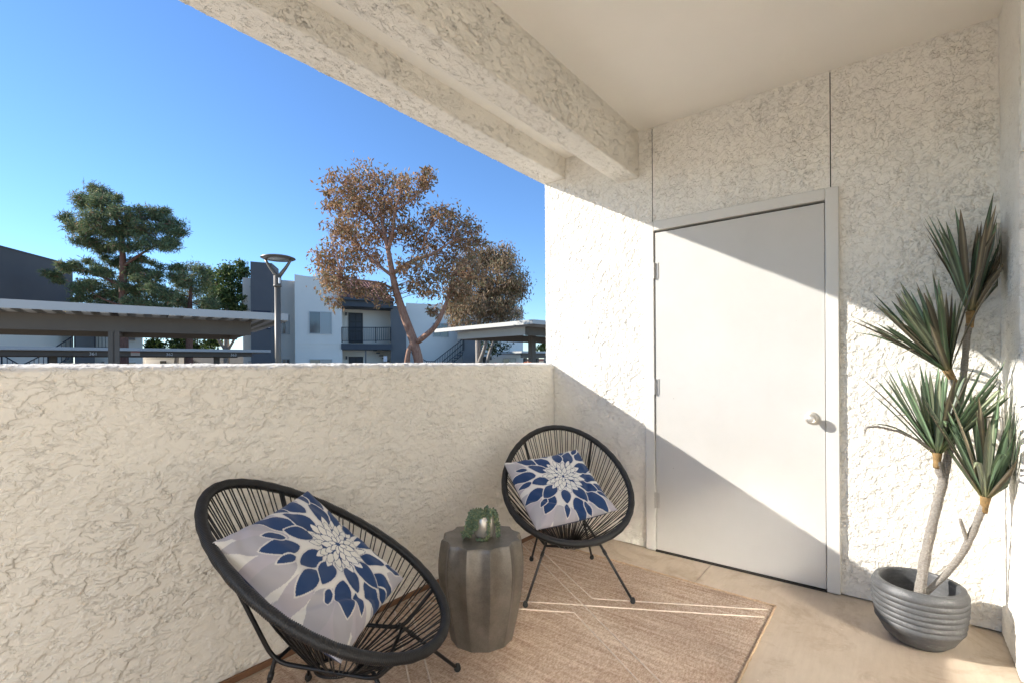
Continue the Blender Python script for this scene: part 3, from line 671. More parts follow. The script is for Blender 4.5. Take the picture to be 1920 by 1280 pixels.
q = [pp(1757, 850), pp(1725, 826, -.03), pp(1685, 808, -.05), pp(1645, 799, -.06), pp(1626, 800, -.06), pp(1621, 806, -.06), pp(1622, 816, -.06)]
MB().tube(q, [.005, .0055, .005, .005, .0045, .004, .001], 5).build('dry_leaf', 'stem', dp, True)

# ------------------------------------------------------------------ foliage helper
def leaf_cloud(pos, size, asp, cols, droop=0.0, seed=0):
    r_ = np.random.default_rng(seed); n = len(pos); d = r_.normal(size=(n, 3)); d[:, 2] -= droop; d /= np.linalg.norm(d, axis=1)[:, None]
    s = np.cross(d, r_.normal(size=(n, 3))); s /= np.linalg.norm(s, axis=1)[:, None]; L = size * r_.uniform(.6, 1.3, n)[:, None]; W = L * asp
    nn = np.cross(d, s)
    V = np.stack([pos, pos + d * L * .45 + s * W * .5 + nn * W * .15, pos + d * L, pos + d * L * .45 - s * W * .5 + nn * W * .15], 1).reshape(-1, 3)
    F = np.arange(n * 4).reshape(n, 4).tolist()
    pick = r_.choice(len(cols), n, p=[c[1] for c in cols]); C = np.array([c[0] for c in cols])[pick] * r_.uniform(.65, 1.35, n)[:, None]
    return V, F, np.repeat(C, 4, 0)
def blob_points(clusters, dep, per, flat=1.0, seed=0, deprad=1.0, sub=14, grow=1.08):
    r_ = np.random.default_rng(seed); out = []; ctr = []
    for c in clusters:
        x, y, rx, ry = c[:4]; rx *= grow; ry *= grow; dd = dep + (c[4] if len(c) > 4 else r_.uniform(-.5, .5) * deprad * 2); C0 = atd(x, y, dd); m = dd / F_PX; ctr.append(C0)
        k = max(3, int(sub * rx * ry / 700)); q = r_.normal(size=(k, 3)); q /= np.linalg.norm(q, axis=1)[:, None]; q *= r_.uniform(.25, 1, k)[:, None] ** .6
        right = CR @ np.array([1, 0, 0.]); fwd = CR @ np.array([0, 0, -1.])
        sub_c = C0 + q[:, :1] * right * rx * m + q[:, 1:2] * fwd * (rx * m * deprad) + q[:, 2:] * np.array([0, 0, 1]) * ry * m
        npts = int(per * rx * ry / 700); w = r_.integers(0, k, npts); g = r_.normal(size=(npts, 3)) * np.array([1, 1, .8 * flat]) * (min(rx, ry) * m * .40)
        out.append(sub_c[w] + g)
    return np.concatenate(out), np.array(ctr)
def limb(px, rad, mat, parent, name='limb', n=9):
    P = np.array([atd(*p) for p in px]); t = np.linspace(0, len(P) - 1, (len(P) - 1) * 4 + 1); i = np.minimum(t.astype(int), len(P) - 2); q = P[i] + (P[i + 1] - P[i]) * (t - i)[:, None]
    for _ in range(2): q[1:-1] = (q[:-2] + 2 * q[1:-1] + q[2:]) / 4
    return MB().tube(q, np.interp(t, range(len(P)), rad), n).build(name, mat, parent, True)
def tree(name, label, base, clusters, per, size, asp, cols, trunk, limbs, barkm, droop=.0, seed=0, deprad=1.0, twigs=60, flat=1.0, sub=14, group=None):
    dep = base[1]; b = pd(base[0], dep); r = root(name, (b[0], b[1], GZ), label, 'tree', group)
    tp = [atd(*p) for p in trunk[0]]; P0 = np.array([[b[0], b[1], GZ]] + tp); rad = [trunk[1][0] * 1.15] + list(trunk[1])
    t = np.linspace(0, len(P0) - 1, (len(P0) - 1) * 5 + 1); i = np.minimum(t.astype(int), len(P0) - 2); q = P0[i] + (P0[i + 1] - P0[i]) * (t - i)[:, None]
    for _ in range(2): q[1:-1] = (q[:-2] + 2 * q[1:-1] + q[2:]) / 4
    tk = MB().tube(q, np.interp(t, range(len(P0)), rad), 12).build('trunk', barkm, r, True)
    nodes = [q[len(q) // 3:]]
    for px, rr in limbs:
        l = limb(px, rr, barkm, r); v = np.array([atd(*p) for p in px]); nodes.append(v[1:])
    nodes = np.concatenate(nodes)
    pts, ctr = blob_points(clusters, dep, per, flat, seed, deprad, sub)
    r_ = np.random.default_rng(seed + 50); tw = MB(); hi = nodes
    ends = pts[r_.integers(0, len(pts), twigs)]
    for e in list(ctr) + list(ends):
        d = np.linalg.norm(hi - e, axis=1) + .6 * np.maximum(0, hi[:, 2] - e[2]); s = hi[d.argmin()]; L = np.linalg.norm(e - s); mid = (s + e) / 2 + np.array([0, 0, .12 * L]) + r_.normal(size=3) * .05 * L
        tt = np.linspace(0, 1, 6)[:, None]; w = (1 - tt) ** 2 * s + 2 * tt * (1 - tt) * mid + tt * tt * e; tw.tube(w, np.linspace(min(.026, .006 + .008 * L), .003, 6), 5)
    tag(tw.build('twigs', barkm, r, True), kind='stuff')
    V, F, C = leaf_cloud(pts, size, asp, cols, droop, seed + 9)
    MB().add(V, F).build('crown', 'foliage', r, False, C); return r

# ------------------------------------------------------------------ carports
def frame_pts(A, B, w):                              # A,B: near edge ends (xy), returns far corners w metres away from the camera
    A, B = np.array(A), np.array(B); e = (B - A) / np.linalg.norm(B - A); n = np.array([-e[1], e[0]])
    if n @ (A + B) < 0: n = -n
    return e, n
def carport(label, A, B, w, zt, fas, beams, posts, beam_h=.23, ribs=True, bs=(.3, .9), seam=None):
    A, B = np.array(A), np.array(B); e, n = frame_pts(A, B, w); L = np.linalg.norm(B - A)
    c0 = A + e * L * .5 + n * w * .5; r = root('carport', (c0[0], c0[1], GZ), label, 'carport', 'flat carports in the parking lot')
    P = lambda s, t: tuple(A + e * s + n * t)
    rf = MB().prism([P(0, .02), P(L, .02), P(L, w - .02), P(0, w - .02)], zt - .05, zt - .02).build('roof', 'cp_white', r)
    fm = MB().prism([P(0, 0), P(L, 0), P(L, .03), P(0, .03)], zt - fas, zt).prism([P(0, w - .03), P(L, w - .03), P(L, w), P(0, w)], zt - fas, zt)
    fm.prism([P(L - .03, .0305), P(L, .0305), P(L, w - .0305), P(L - .03, w - .0305)], zt - fas, zt - .001).prism([P(0, .0305), P(.03, .0305), P(.03, w - .0305), P(0, w - .0305)], zt - fas, zt - .001)
    fm.build('fascia', 'cp_white', r)
    if seam: MB().prism([P(seam, -.006), P(seam + .02, -.006), P(seam + .02, 0), P(seam, 0)], zt - fas, zt).build('seam', 'cp_white', r)
    if ribs:
        rb = None
        for k, s in enumerate(np.arange(.1, L - .1, .30)):
            if rb is None: rb = MB().prism([P(s, .035), P(s + .14, .035), P(s + .14, w - .035), P(s, w - .035)], zt - fas - .012, zt - .051).build('deck_rib', 'cp_white', r)
            else:
                c = rb.copy(); COL.objects.link(c); d = e * (s - .1); c.location = (d[0], d[1], 0)
    for t in beams:
        MB().prism([P(bs[0], t), P(L - bs[1], t), P(L - bs[1], t + .12), P(bs[0], t + .12)], zt - fas - .035 - beam_h, zt - fas - .013).build('beam', 'cp_brown', r)
    for s, t in posts:
        MB().prism([P(s, t), P(s + .075, t), P(s + .075, t + .2), P(s, t + .2)], GZ, zt - fas - .036 - beam_h).prism([P(s + .095, t), P(s + .2, t), P(s + .2, t + .2), P(s + .095, t + .2)], GZ, zt - fas - .036 - beam_h).prism([P(s + .075, t + .03), P(s + .095, t + .03), P(s + .095, t + .17), P(s + .075, t + .17)], GZ, zt - fas - .037 - beam_h).build('post', 'cp_brown', r)
        MB().prism([P(s + .02, .4), P(s + .18, .4), P(s + .18, w - .4), P(s + .02, w - .4)], zt - fas - .20 - beam_h, zt - fas - .0365 - beam_h + .0).build('cross_arm', 'cp_brown', r) if False else None
    return r, P, L
ZT1 = 2.55
def dz(x, y, z): return (z - CAM_H) * F_PX / (hor(x) - y)
A1 = pd(0, dz(0, 560, ZT1)); B1 = pd(541, dz(541, 588.5, ZT1)); e1, n1 = frame_pts(A1, B1, 1)
A1x = np.array(A1) - e1 * 4.0
dA = lambda x: None
cpf, P1, L1 = carport('long white carport with taupe beams beside the street lamp', A1x, B1, 5.2, ZT1, .175, (.75, 3.3), [], .33, True, (.3, .75), 4.0 + 2.15)
# post standing under the near beam at the picture column of the photo
bp = A1x + n1 * .75
def solve_col(x, base, dirv):                        # where the line base + s*dir crosses the sight line of column x
    d = np.array(ray(x, hor(x))[:2]); M2 = np.array([[dirv[0], -d[0]], [dirv[1], -d[1]]]); return np.linalg.solve(M2, -np.array(base))[0]
s0 = solve_col(203, bp, e1); zb_ = ZT1 - .175 - .035 - .33
pst = MB()
for a, b in ((0, .085), (.115, .20)): pst.prism([P1(s0 + a, .72), P1(s0 + b, .72), P1(s0 + b, .92), P1(s0 + a, .92)], GZ, zb_ - .001)
pst.prism([P1(s0 + .085, .75), P1(s0 + .115, .75), P1(s0 + .115, .89), P1(s0 + .085, .89)], GZ, zb_ - .002); pst.build('post', 'cp_brown', cpf)
MB().prism([P1(s0 + .02, .93), P1(s0 + .18, .93), P1(s0 + .18, 3.29), P1(s0 + .02, 3.29)], zb_ + .02, zb_ + .28).build('cross_arm', 'cp_brown', cpf)
MB().prism([P1(L1 - .95, .88), P1(L1 - .80, .88), P1(L1 - .80, 3.29), P1(L1 - .95, 3.29)], zb_ + .02, zb_ + .28).build('cross_arm', 'cp_brown', cpf)
ZT2 = 1.98
A2 = np.array(pd(0, dz(0, 648.5, ZT2))); B2 = np.array(pd(508, dz(508, 655.5, ZT2))); e2, n2 = frame_pts(A2, B2, 1); A2x = A2 - e2 * 4
cpb, P2, L2 = carport('white edged carport with stall numbers in front of the pine', A2x, B2, 5, ZT2, .12, (.25, 3.2), [], .17, False, (.3, .75))
for x in (92, 402):
    s = solve_col(x, A2x + n2 * .9, e2); MB().prism([P2(s, .9), P2(s + .22, .9), P2(s + .22, 1.1), P2(s, 1.1)], GZ, ZT2 - .16).build('post', 'cp_brown', cpb)
for x, t in ((175, '361'), (318, '362'), (438, '363')):
    s = solve_col(x, A2x + n2 * .25, e2); p = P2(s, .243); text_mesh('stall_number', t, .17, 'signwhite', (p[0], p[1], ZT2 - .12 - .035 - .09), (e2[0], e2[1], 0), cpb)
s = solve_col(254, A2x + n2 * .25, e2); ps = MB().prism([P2(s - .15, .235), P2(s + .15, .235), P2(s + .15, .248), P2(s - .15, .248)], ZT2 - .30, ZT2 - .125).build('sign', 'signcream', cpb)
MB().prism([P2(s - .15, .231), P2(s + .15, .231), P2(s + .15, .2345), P2(s - .15, .2345)], ZT2 - .18, ZT2 - .125).build('sign_band', 'redsign', ps)
C0 = np.array(pd(1000, dz(1000, 599, ZT1))); C1 = np.array(pd(815, dz(815, 617, ZT1))); eL = (C1 - C0); wL = np.linalg.norm(eL); eL /= wL; eR = np.array([eL[1], -eL[0]])
if eR @ np.array(pd(1100, 20)) < eR @ C0: eR = -eR
cpr = root('carport', (*(C0 + eL * wL / 2 + eR * 4), GZ), 'pale carport with an open end beneath the grey-brown weeping tree', 'carport', 'flat carports in the parking lot')
Q = lambda s, t: tuple(C0 + eR * s + eL * t)
MB().prism([Q(.02, .02), Q(9, .02), Q(9, wL - .02), Q(.02, wL - .02)], ZT1 - .05, ZT1 - .02).build('roof', 'cp_white', cpr)
MB().prism([Q(0, 0), Q(9, 0), Q(9, .03), Q(0, .03)], ZT1 - .13, ZT1).prism([Q(0, .031), Q(.03, .031), Q(.03, wL), Q(0, wL)], ZT1 - .13, ZT1 - .001).build('fascia', 'cp_white', cpr)
MB().prism([Q(.55, .75), Q(9, .75), Q(9, .87), Q(.55, .87)], ZT1 - .42, ZT1 - .14).build('beam', 'cp_brown', cpr)
MB().prism([Q(.55, .872), Q(.67, .872), Q(.67, wL - .7), Q(.55, wL - .7)], ZT1 - .40, ZT1 - .14).build('beam', 'cp_white', cpr)
MB().prism([Q(.6, wL - .9), Q(9, wL - .9), Q(9, wL - .78), Q(.6, wL - .78)], ZT1 - .42, ZT1 - .14).build('beam', 'cp_brown', cpr)
bq = C0 + eL * 1.9; s = solve_col(998, bq, eR); MB().prism([Q(s, 1.9), Q(s + .2, 1.9), Q(s + .2, 2.1), Q(s, 2.1)], GZ, ZT1 - .14).build('post', 'cp_brown', cpr)
# far carport seen past the wall edge
fa, fb = pd(978, 34), pd(1060, 37); cpx, _, _ = carport('distant low carport seen beneath the pale carport roof', fa, fb, 5, 2.15, .13, (.3,), [(.8, .5), (2.0, .5)], .3, False)

# ------------------------------------------------------------------ street lamp
lx = np.array(pd(521.5, 10.9)); LZ = lambda y: atd(521.5, y, 10.9)[2]
lp = root('street_lamp', (lx[0], lx[1], GZ), 'bronze street lamp with forked arms and a round flat head', 'street lamp')
V3 = lambda x, y, d=10.9: atd(x, y, d)
MB().tube([(lx[0], lx[1], GZ), (lx[0], lx[1], LZ(537))], .064, 20).build('pole', 'lamp', lp, True)
MB().tube([(lx[0], lx[1], LZ(538)), (lx[0], lx[1], LZ(535)), (lx[0], lx[1], LZ(534.8)), (lx[0], lx[1], LZ(518)), (lx[0], lx[1], LZ(517))], [.086, .086, .08, .08, .055], 20).build('collar', 'lamp', lp, True)
g_ = CR @ np.array([0, 0, 1.]); MB().bbox(V3(525.2, 533) + g_ * .082 - (.004, .004, 0), V3(529, 522.5) + g_ * .082 + (.004, .004, 0), .002).build('access_plate', 'signwhite', lp)
for s in (-1, 1):
    px = [(521.5 + s * 1.5, 519), (521.5 + s * 7, 512), (521.5 + s * 14, 503), (521.5 + s * 20, 494), (521.5 + s * 24, 487)]
    q = np.array([V3(*p) for p in px]); MB().tube(q, [.045, .042, .036, .03, .026], 10).build('arm', 'lamp', lp, True)
hc = V3(521.5, 484.5); MB().lathe([(0, .062), (.17, .056), (.29, .034), (.360, .006), (.363, -.006), (.33, -.022), (.22, -.030), (.21, -.027)], 48, hc).build('head', 'lamp', lp, True, sharp=50)
MB().lathe([(.21, -.0275), (.12, -.042), (.0005, -.046)], 32, hc).build('lens', 'lens', lp, True)

# ------------------------------------------------------------------ buildings
KT = math.tan(R_(62)); U = lambda x: (x - 960) / F_PX
def fdep(x, d0=33.0, x0=600): return d0 * (KT - U(x0)) / (KT - U(x))
def zz_(x, y, off=0, d=None): return atd(x, y, (d if d else fdep(x)) + off)[2]
def fp(x, off=0.0): return tuple(pd(x, fdep(x) + off))
def fblock(m, x0, x1, y, back, off=0.0, z0=GZ, ztop=None):
    zt = ztop if ztop is not None else zz_((x0 + x1) / 2, y, off); return m.prism([fp(x0, off), fp(x1, off), fp(x1, off + back), fp(x0, off + back)], z0, zt)
def fpanel(x0, x1, y0, y1, off, th, name, mat, parent):      # thin slab on a facade plane, drawn proud of it; rows y0 top, y1 bottom
    xm = (x0 + x1) / 2; return MB().prism([fp(x0, off - th), fp(x1, off - th), fp(x1, off), fp(x0, off)], zz_(xm, y1, off), zz_(xm, y0, off)).build(name, mat, parent)
def fwindow(x0, x1, y0, y1, off, parent, light=False):
    xm = (x0 + x1) / 2; f = MB()
    w = .05 / (fdep(xm) / F_PX)
    for a, b, c, d in ((x0, x1, y0, y0 + w), (x0, x1, y1 - w, y1), (x0, x0 + w, y0 + w, y1 - w), (x1 - w, x1, y0 + w, y1 - w), (xm - w / 2, xm + w / 2, y0 + w, y1 - w)):
        f.prism([fp(a, off - .05), fp(b, off - .05), fp(b, off + .02), fp(a, off + .02)], zz_(xm, d, off), zz_(xm, c, off))
    wd = f.build('window', 'winframe', parent)
    for a, b, mt in ((x0 + w, xm - w / 2, 'pane'), (xm + w / 2, x1 - w, 'pane_light' if light else 'pane')):
        MB().prism([fp(a, off - .02), fp(b, off - .02), fp(b, off + .01), fp(a, off + .01)], zz_(xm, y1 - w, off), zz_(xm, y0 + w, off)).build('pane', mt, wd)
def railing(pts, hgt, parent, step=.13, name='railing', mat='rail'):
    # pts: world points of the top rail; balusters hang hgt below it
    P = np.array(pts); m = MB()
    for a, b in zip(P[:-1], P[1:]): m.tube([a, b], .028, 6); m.tube([a - (0, 0, hgt), b - (0, 0, hgt)], .022, 6)
    for p in P: m.tube([p + (0, 0, .03), p - (0, 0, hgt + .12)], .035, 6)
    r = m.build(name, mat, parent); one = None
    for a, b in zip(P[:-1], P[1:]):
        k = max(1, int(np.linalg.norm((b - a)[:2]) / step))
        for i in range(1, k):
            p = a + (b - a) * i / k
            if one is None: one = MB().box(p - (.012, .012, hgt), p + (.012, .012, 0)).build('baluster', mat, r); p0 = p
            else: c = one.copy(); COL.objects.link(c); c.location = p - p0
    return r
bA = root('apartment_building', (*fp(640, 4), GZ), 'two storey pale apartment block with dark chimney tower and tiled entry roof', 'building')
fblock(MB(), 456, 560, 524, 7, 1.2).build('wall', 'bwhite', bA)
fblock(MB(), 553.5, 642, 0, 7, 0, ztop=zz_(600, 521)).build('wall', 'bwhite', bA)
# curved parapet crest on the main block
cx_ = [553.5, 575, 585, 596, 606, 618, 630, 642]; cyy = [518, 520, 520, 517, 513, 514.5, 516, 519]
cv = MB()
for i in range(len(cx_) - 1): cv.prism([fp(cx_[i], -.004), fp(cx_[i + 1], -.004), fp(cx_[i + 1], .35), fp(cx_[i], .35)], zz_(600, 523), [zz_(600, cyy[i]), zz_(600, cyy[i + 1]), zz_(600, cyy[i + 1]), zz_(600, cyy[i])])
cv.build('parapet_crest', 'bwhite', bA)
tw = MB().prism([fp(471, -.8), fp(511.5, -.8), tuple(pd(524, fdep(524) + .9)), tuple(pd(505, fdep(505) + 3.2)), fp(474, 2.4)], GZ, zz_(500, 493, -.8)).build('chimney_tower', 'chimney', bA)
c_ = pd(496, fdep(496) + .8); MB().lathe([(.32, 0), (.32, .12), (.5, .14), (.5, .22), (.05, .34), (.0005, .34)], 20, (c_[0], c_[1], zz_(500, 493, -.8))).build('chimney_cap', 'bdark', tw, True)
sg = fpanel(475, 508, 583, 592, -.8, .04, 'name_sign', 'navy', tw); 
ns = fpanel(500.5, 508, 607, 617.5, -.8, .05, 'number_sign', 'navy', tw); p_ = atd(504.6, 612.3, fdep(504) - .87); text_mesh('numeral', '2', .30, 'signwhite', p_, (*(np.array(fp(508)) - np.array(fp(500))), 0), ns)
fwindow(529, 544, 590, 627, 1.2, bA, True); fwindow(529, 544, 672, 692, 1.2, bA); fwindow(580, 623, 584.5, 626.5, 0, bA, True); fwindow(580, 623, 672.5, 694, 0, bA, True); fwindow(465, 471, 676, 692, 1.2, bA)
for y0_ in (643.5, 650.5): fpanel(554, 640, y0_, y0_ + .9, 0, .03, 'belt_course', 'bwhite', bA)
# entry bay
fblock(MB(), 640, 735, 570, 3.5, 1.6).build('entry_wall', 'bwhite', bA)
for y0, y1 in ((587, 643), (668, 700)):
    d_ = fpanel(654, 681, y0, y1, 1.6, .06, 'door', 'bdoor', bA)
    for k in range(2):
        for (a, b) in ((.05, .27), (.33, .58), (.64, .93)):
            xa, xb = 657 + k * 11.5, 666 + k * 11.5; fpanel(xa, xb, y0 + (y1 - y0) * a, y0 + (y1 - y0) * b, 1.55, .03, 'panel', 'bdark', d_)
    fpanel(648, 651, y0 - 1, y0 + 5, 1.6, .12, 'wall_light', 'bdark', bA)
MB().prism([fp(640, -.1), fp(735, -.1), fp(735, 1.6), fp(640, 1.6)], zz_(690, 655), zz_(690, 644.5)).build('landing', 'bdark', bA)
MB().prism([fp(640, -.35), fp(737, -.35), fp(737, 1.9), fp(640, 1.9)], zz_(690, 577), zz_(690, 566)).prism([fp(638, -.6), fp(739, -.6), fp(739, 2.0), fp(638, 2.0)], zz_(690, 566.2), zz_(690, 561.5)).build('entry_fascia', 'bdark', bA)
railing([np.array([*fp(641.5, 0), zz_(641, 614)]), np.array([*fp(705, 0), zz_(700, 614)]), np.array([*fp(733, 0), zz_(733, 614)])], .92, bA)
fpanel(684.5, 687, 656, 700, .2, .1, 'post', 'bgrey', bA)
# tiled roof: base slope plus rows of barrel tiles
za, zb2 = zz_(690, 562), zz_(690, 528, 4.0); r0, r1 = np.array(fp(639, -.6)), np.array(fp(740, -.6)); e_ = (r1 - r0) / np.linalg.norm(r1 - r0); n_ = np.array([-e_[1], e_[0]]); n_ = n_ if n_ @ r0 > 0 else -n_; W_ = np.linalg.norm(r1 - r0); D_ = 4.6
rp = lambda s, t, h=0: np.array([*(r0 + e_ * s + n_ * t), za + (zb2 - za) * t / D_ + h])
rf = MB().add([rp(0, 0), rp(W_, 0), rp(W_, D_), rp(0, D_), rp(0, 0, -.1), rp(W_, 0, -.1), rp(W_, D_, -3), rp(0, D_, -3)], [(0, 1, 2, 3), (4, 5, 1, 0), (5, 6, 2, 1), (6, 7, 3, 2), (7, 4, 0, 3), (7, 6, 5, 4)]).build('roof', 'tile', bA)
tm = MB()
for i in range(int(W_ / .24)):
    for j in range(int(D_ / .36)):
        a = np.linspace(0, math.pi, 6); s_, t_ = .12 + i * .24, j * .36; v = []
        for t, rr in ((t_, .105), (t_ + .40, .085)): v += [rp(s_ + rr * math.cos(q), t, .01 + rr * math.sin(q) + (.03 if t == t_ else 0)) for q in a]
        tm.add(v, [(k, k + 1, k + 7, k + 6) for k in range(5)] + [(0, 1, 2, 3, 4, 5)])
tag(tm.build('tiles', 'tile', rf, True, sharp=50), kind='stuff')
fblock(MB(), 733, 762, 574, 4, .2).build('pillar', 'bgrey', bA)
fblock(MB(), 762, 905, 572, 4, 1.0).build('stair_wall', 'bwhite', bA)
fblock(MB(), 868, 903, 600, 2.5, -.8).build('stair_tower', 'bgrey', bA)
fwindow(812, 842, 606, 632, 1.0, bA)
fblock(MB(), 903, 981, 574, 8, .4).build('wall', 'bwhite', bA)
fwindow(943, 968, 671, 690, .4, bA, True); fwindow(944, 968, 628, 638, .4, bA, True); fpanel(905, 912, 668, 700, .4, .05, 'door', 'bdoor', bA); fpanel(918, 922, 669, 674, .4, .1, 'wall_light', 'bdark', bA)
for pts in ([(735, 655), (806, 699)], [(812, 696), (870, 656)], [(736, 615), (742, 640)]): pass
def rl(pl, off): return [np.array([*fp(x, off), zz_(x, y, off)]) for x, y in pl]
railing(rl([(762, 655), (800, 677), (814, 677)], -.4), .8, bA); railing(rl([(814, 677), (870, 634)], -.9), .8, bA); railing(rl([(830, 677), (870, 643)], .1), .8, bA)
stp = MB()
for k in range(9):
    x, y = 822 + k * 5, 700 - k * 5; stp.prism([fp(x, -.85), fp(x + 7, -.85), fp(x + 7, .1), fp(x, .1)], zz_(x, y + 1.6, -.4), zz_(x, y, -.4))
stp.build('stair', 'bdark', bA)
sp2 = MB()
for k in range(7):
    x, y = 700 + k * 5.5, 655 + k * 5.0; sp2.prism([fp(x, 1.0), fp(x + 7, 1.0), fp(x + 7, 1.55), fp(x, 1.55)], zz_(x, y + 2, 1), zz_(x, y, 1))
sp2.build('stair', 'bdark', bA)
# yard sign in front of the entry
sgp = pd(722, 30); sy = root('notice_sign', (sgp[0], sgp[1], GZ), 'small white notice sign on a thin post by the pale apartment entry', 'sign')
MB().tube([(sgp[0], sgp[1], GZ), (sgp[0], sgp[1], atd(722, 667, 30)[2])], .03, 8).build('post', 'bdark', sy)
a_, b_ = atd(719, 677, 29.95), atd(725.5, 667, 29.95); ex = (b_ - a_); ex[2] = 0; MB().prism([tuple(a_[:2]), tuple(b_[:2]), tuple(b_[:2] + CR[:2, 2] * -.04), tuple(a_[:2] + CR[:2, 2] * -.04)], a_[2], b_[2]).build('board', 'signwhite', sy)

# building on the left: taupe upper wall, pale lower wall, outside stairs
bB = root('apartment_building', (*pd(70, 29), GZ), 'tall taupe walled apartment block with pale ground floor and outside stairs', 'building')
bd = lambda x: 24.0 + (x / 118.0) * 3.7
pB = lambda x, o=0: tuple(pd(x, bd(x) + o)); zt_ = atd(0, 466, bd(0))[2]
MB().prism([pB(-60), pB(138), pB(138, 3), pB(-60, 3)], 3.4, zt_).build('upper_wall', 'btaupe', bB)
MB().prism([pB(-60, .03), pB(138, .03), pB(138, 3), pB(-60, 3)], GZ, 3.396).build('lower_wall', 'bwhite', bB)
MB().prism([pB(-60, -.03), pB(139, -.03), pB(139, .1), pB(-60, .1)], zt_ + .002, zt_ + .08).build('coping', 'btaupe', bB)
for a, b in ((31, 54), (57, 79)): MB().prism([pB(a, -.03), pB(b, -.03), pB(b, .05), pB(a, .05)], atd(a, 630, bd(a))[2], atd(a, 624, bd(a))[2]).build('vent', 'bgrey', bB)
MB().prism([pB(140, -1), pB(178, -1.4), pB(178, 3), pB(140, 3)], GZ, 4.2).build('stair_tower', 'bgrey', bB)
gp = lambda x, d=29.0: tuple(pd(x, d))
MB().prism([gp(178), gp(268, 30), gp(268, 34), gp(178, 33)], GZ, 5.2).build('wall', 'bwhite', bB)
for a, b, y0, y1 in ((240, 254, 622, 637), (240, 254, 679, 694), (191, 196, 677, 683)):
    MB().prism([gp(a, 28.9), gp(b, 29.2), gp(b, 29.9), gp(a, 29.6)], atd(a, y1, 29)[2], atd(a, y0, 29)[2]).build('window', 'pane', bB)
W3 = lambda x, y, d: atd(x, y, d)
railing([W3(-20, 655, 22.5), W3(3, 664, 22.6), W3(34, 682, 22.8)], .9, bB, .16); railing([W3(46, 682, 23), W3(90, 660, 23.5), W3(140, 628, 24)], .9, bB, .16); railing([W3(178, 620, 27.8), W3(204, 620, 28)], .95, bB, .16)
stB = MB()
for k in range(10):
    x, y = 92 + k * 5, 702 - k * 5.2; stB.prism([gp(x, 23.7), gp(x + 8, 23.8), gp(x + 8, 25), gp(x, 25)], atd(x, y + 2, 24)[2], atd(x, y, 24)[2])
stB.build('stair', 'bdark', bB)
# small pale annex under the far carport
bC = root('clubhouse', (*pd(330, 37), GZ), 'low pale annex with open porch behind the numbered carport', 'building')
MB().prism([gp(268, 36), gp(345, 37), gp(345, 42), gp(268, 41)], GZ, atd(300, 664, 36)[2]).build('wall', 'bwhite', bC)
MB().prism([gp(272, 34.6), gp(332, 35.3), gp(332, 36), gp(272, 35.6)], atd(300, 673, 35)[2], atd(300, 667.5, 35)[2]).build('porch_beam', 'bwhite', bC)
MB().prism([gp(300, 35.9), gp(312, 36), gp(312, 36.6), gp(300, 36.6)], GZ, atd(305, 676, 36)[2]).build('door', 'bdoor', bC)
for x in (272, 331): MB().prism([gp(x, 34.7), gp(x + 3, 34.7), gp(x + 3, 34.9), gp(x, 34.9)], GZ, atd(x, 673.5, 35)[2]).build('post', 'bwhite', bC)
MB().prism([gp(345, 38), gp(456, 36), gp(456, 42), gp(345, 42)], GZ, atd(400, 660, 37)[2]).build('side_wall', 'bgrey', bC)
# distant rooftop
bD = root('house', (*pd(985, 70), GZ), 'distant low house with orange tiled roof beyond the lot', 'building')
MB().prism([gp(960, 70), gp(1100, 72), gp(1100, 80), gp(960, 78)], GZ, atd(1000, 676, 70)[2]).build('wall', 'bwhite', bD); MB().prism([gp(958, 69.5), gp(1100, 71.5), gp(1100, 80), gp(958, 78)], atd(1000, 676, 70)[2] + .01, atd(1000, 672, 70)[2]).build('roof', 'tile', bD)

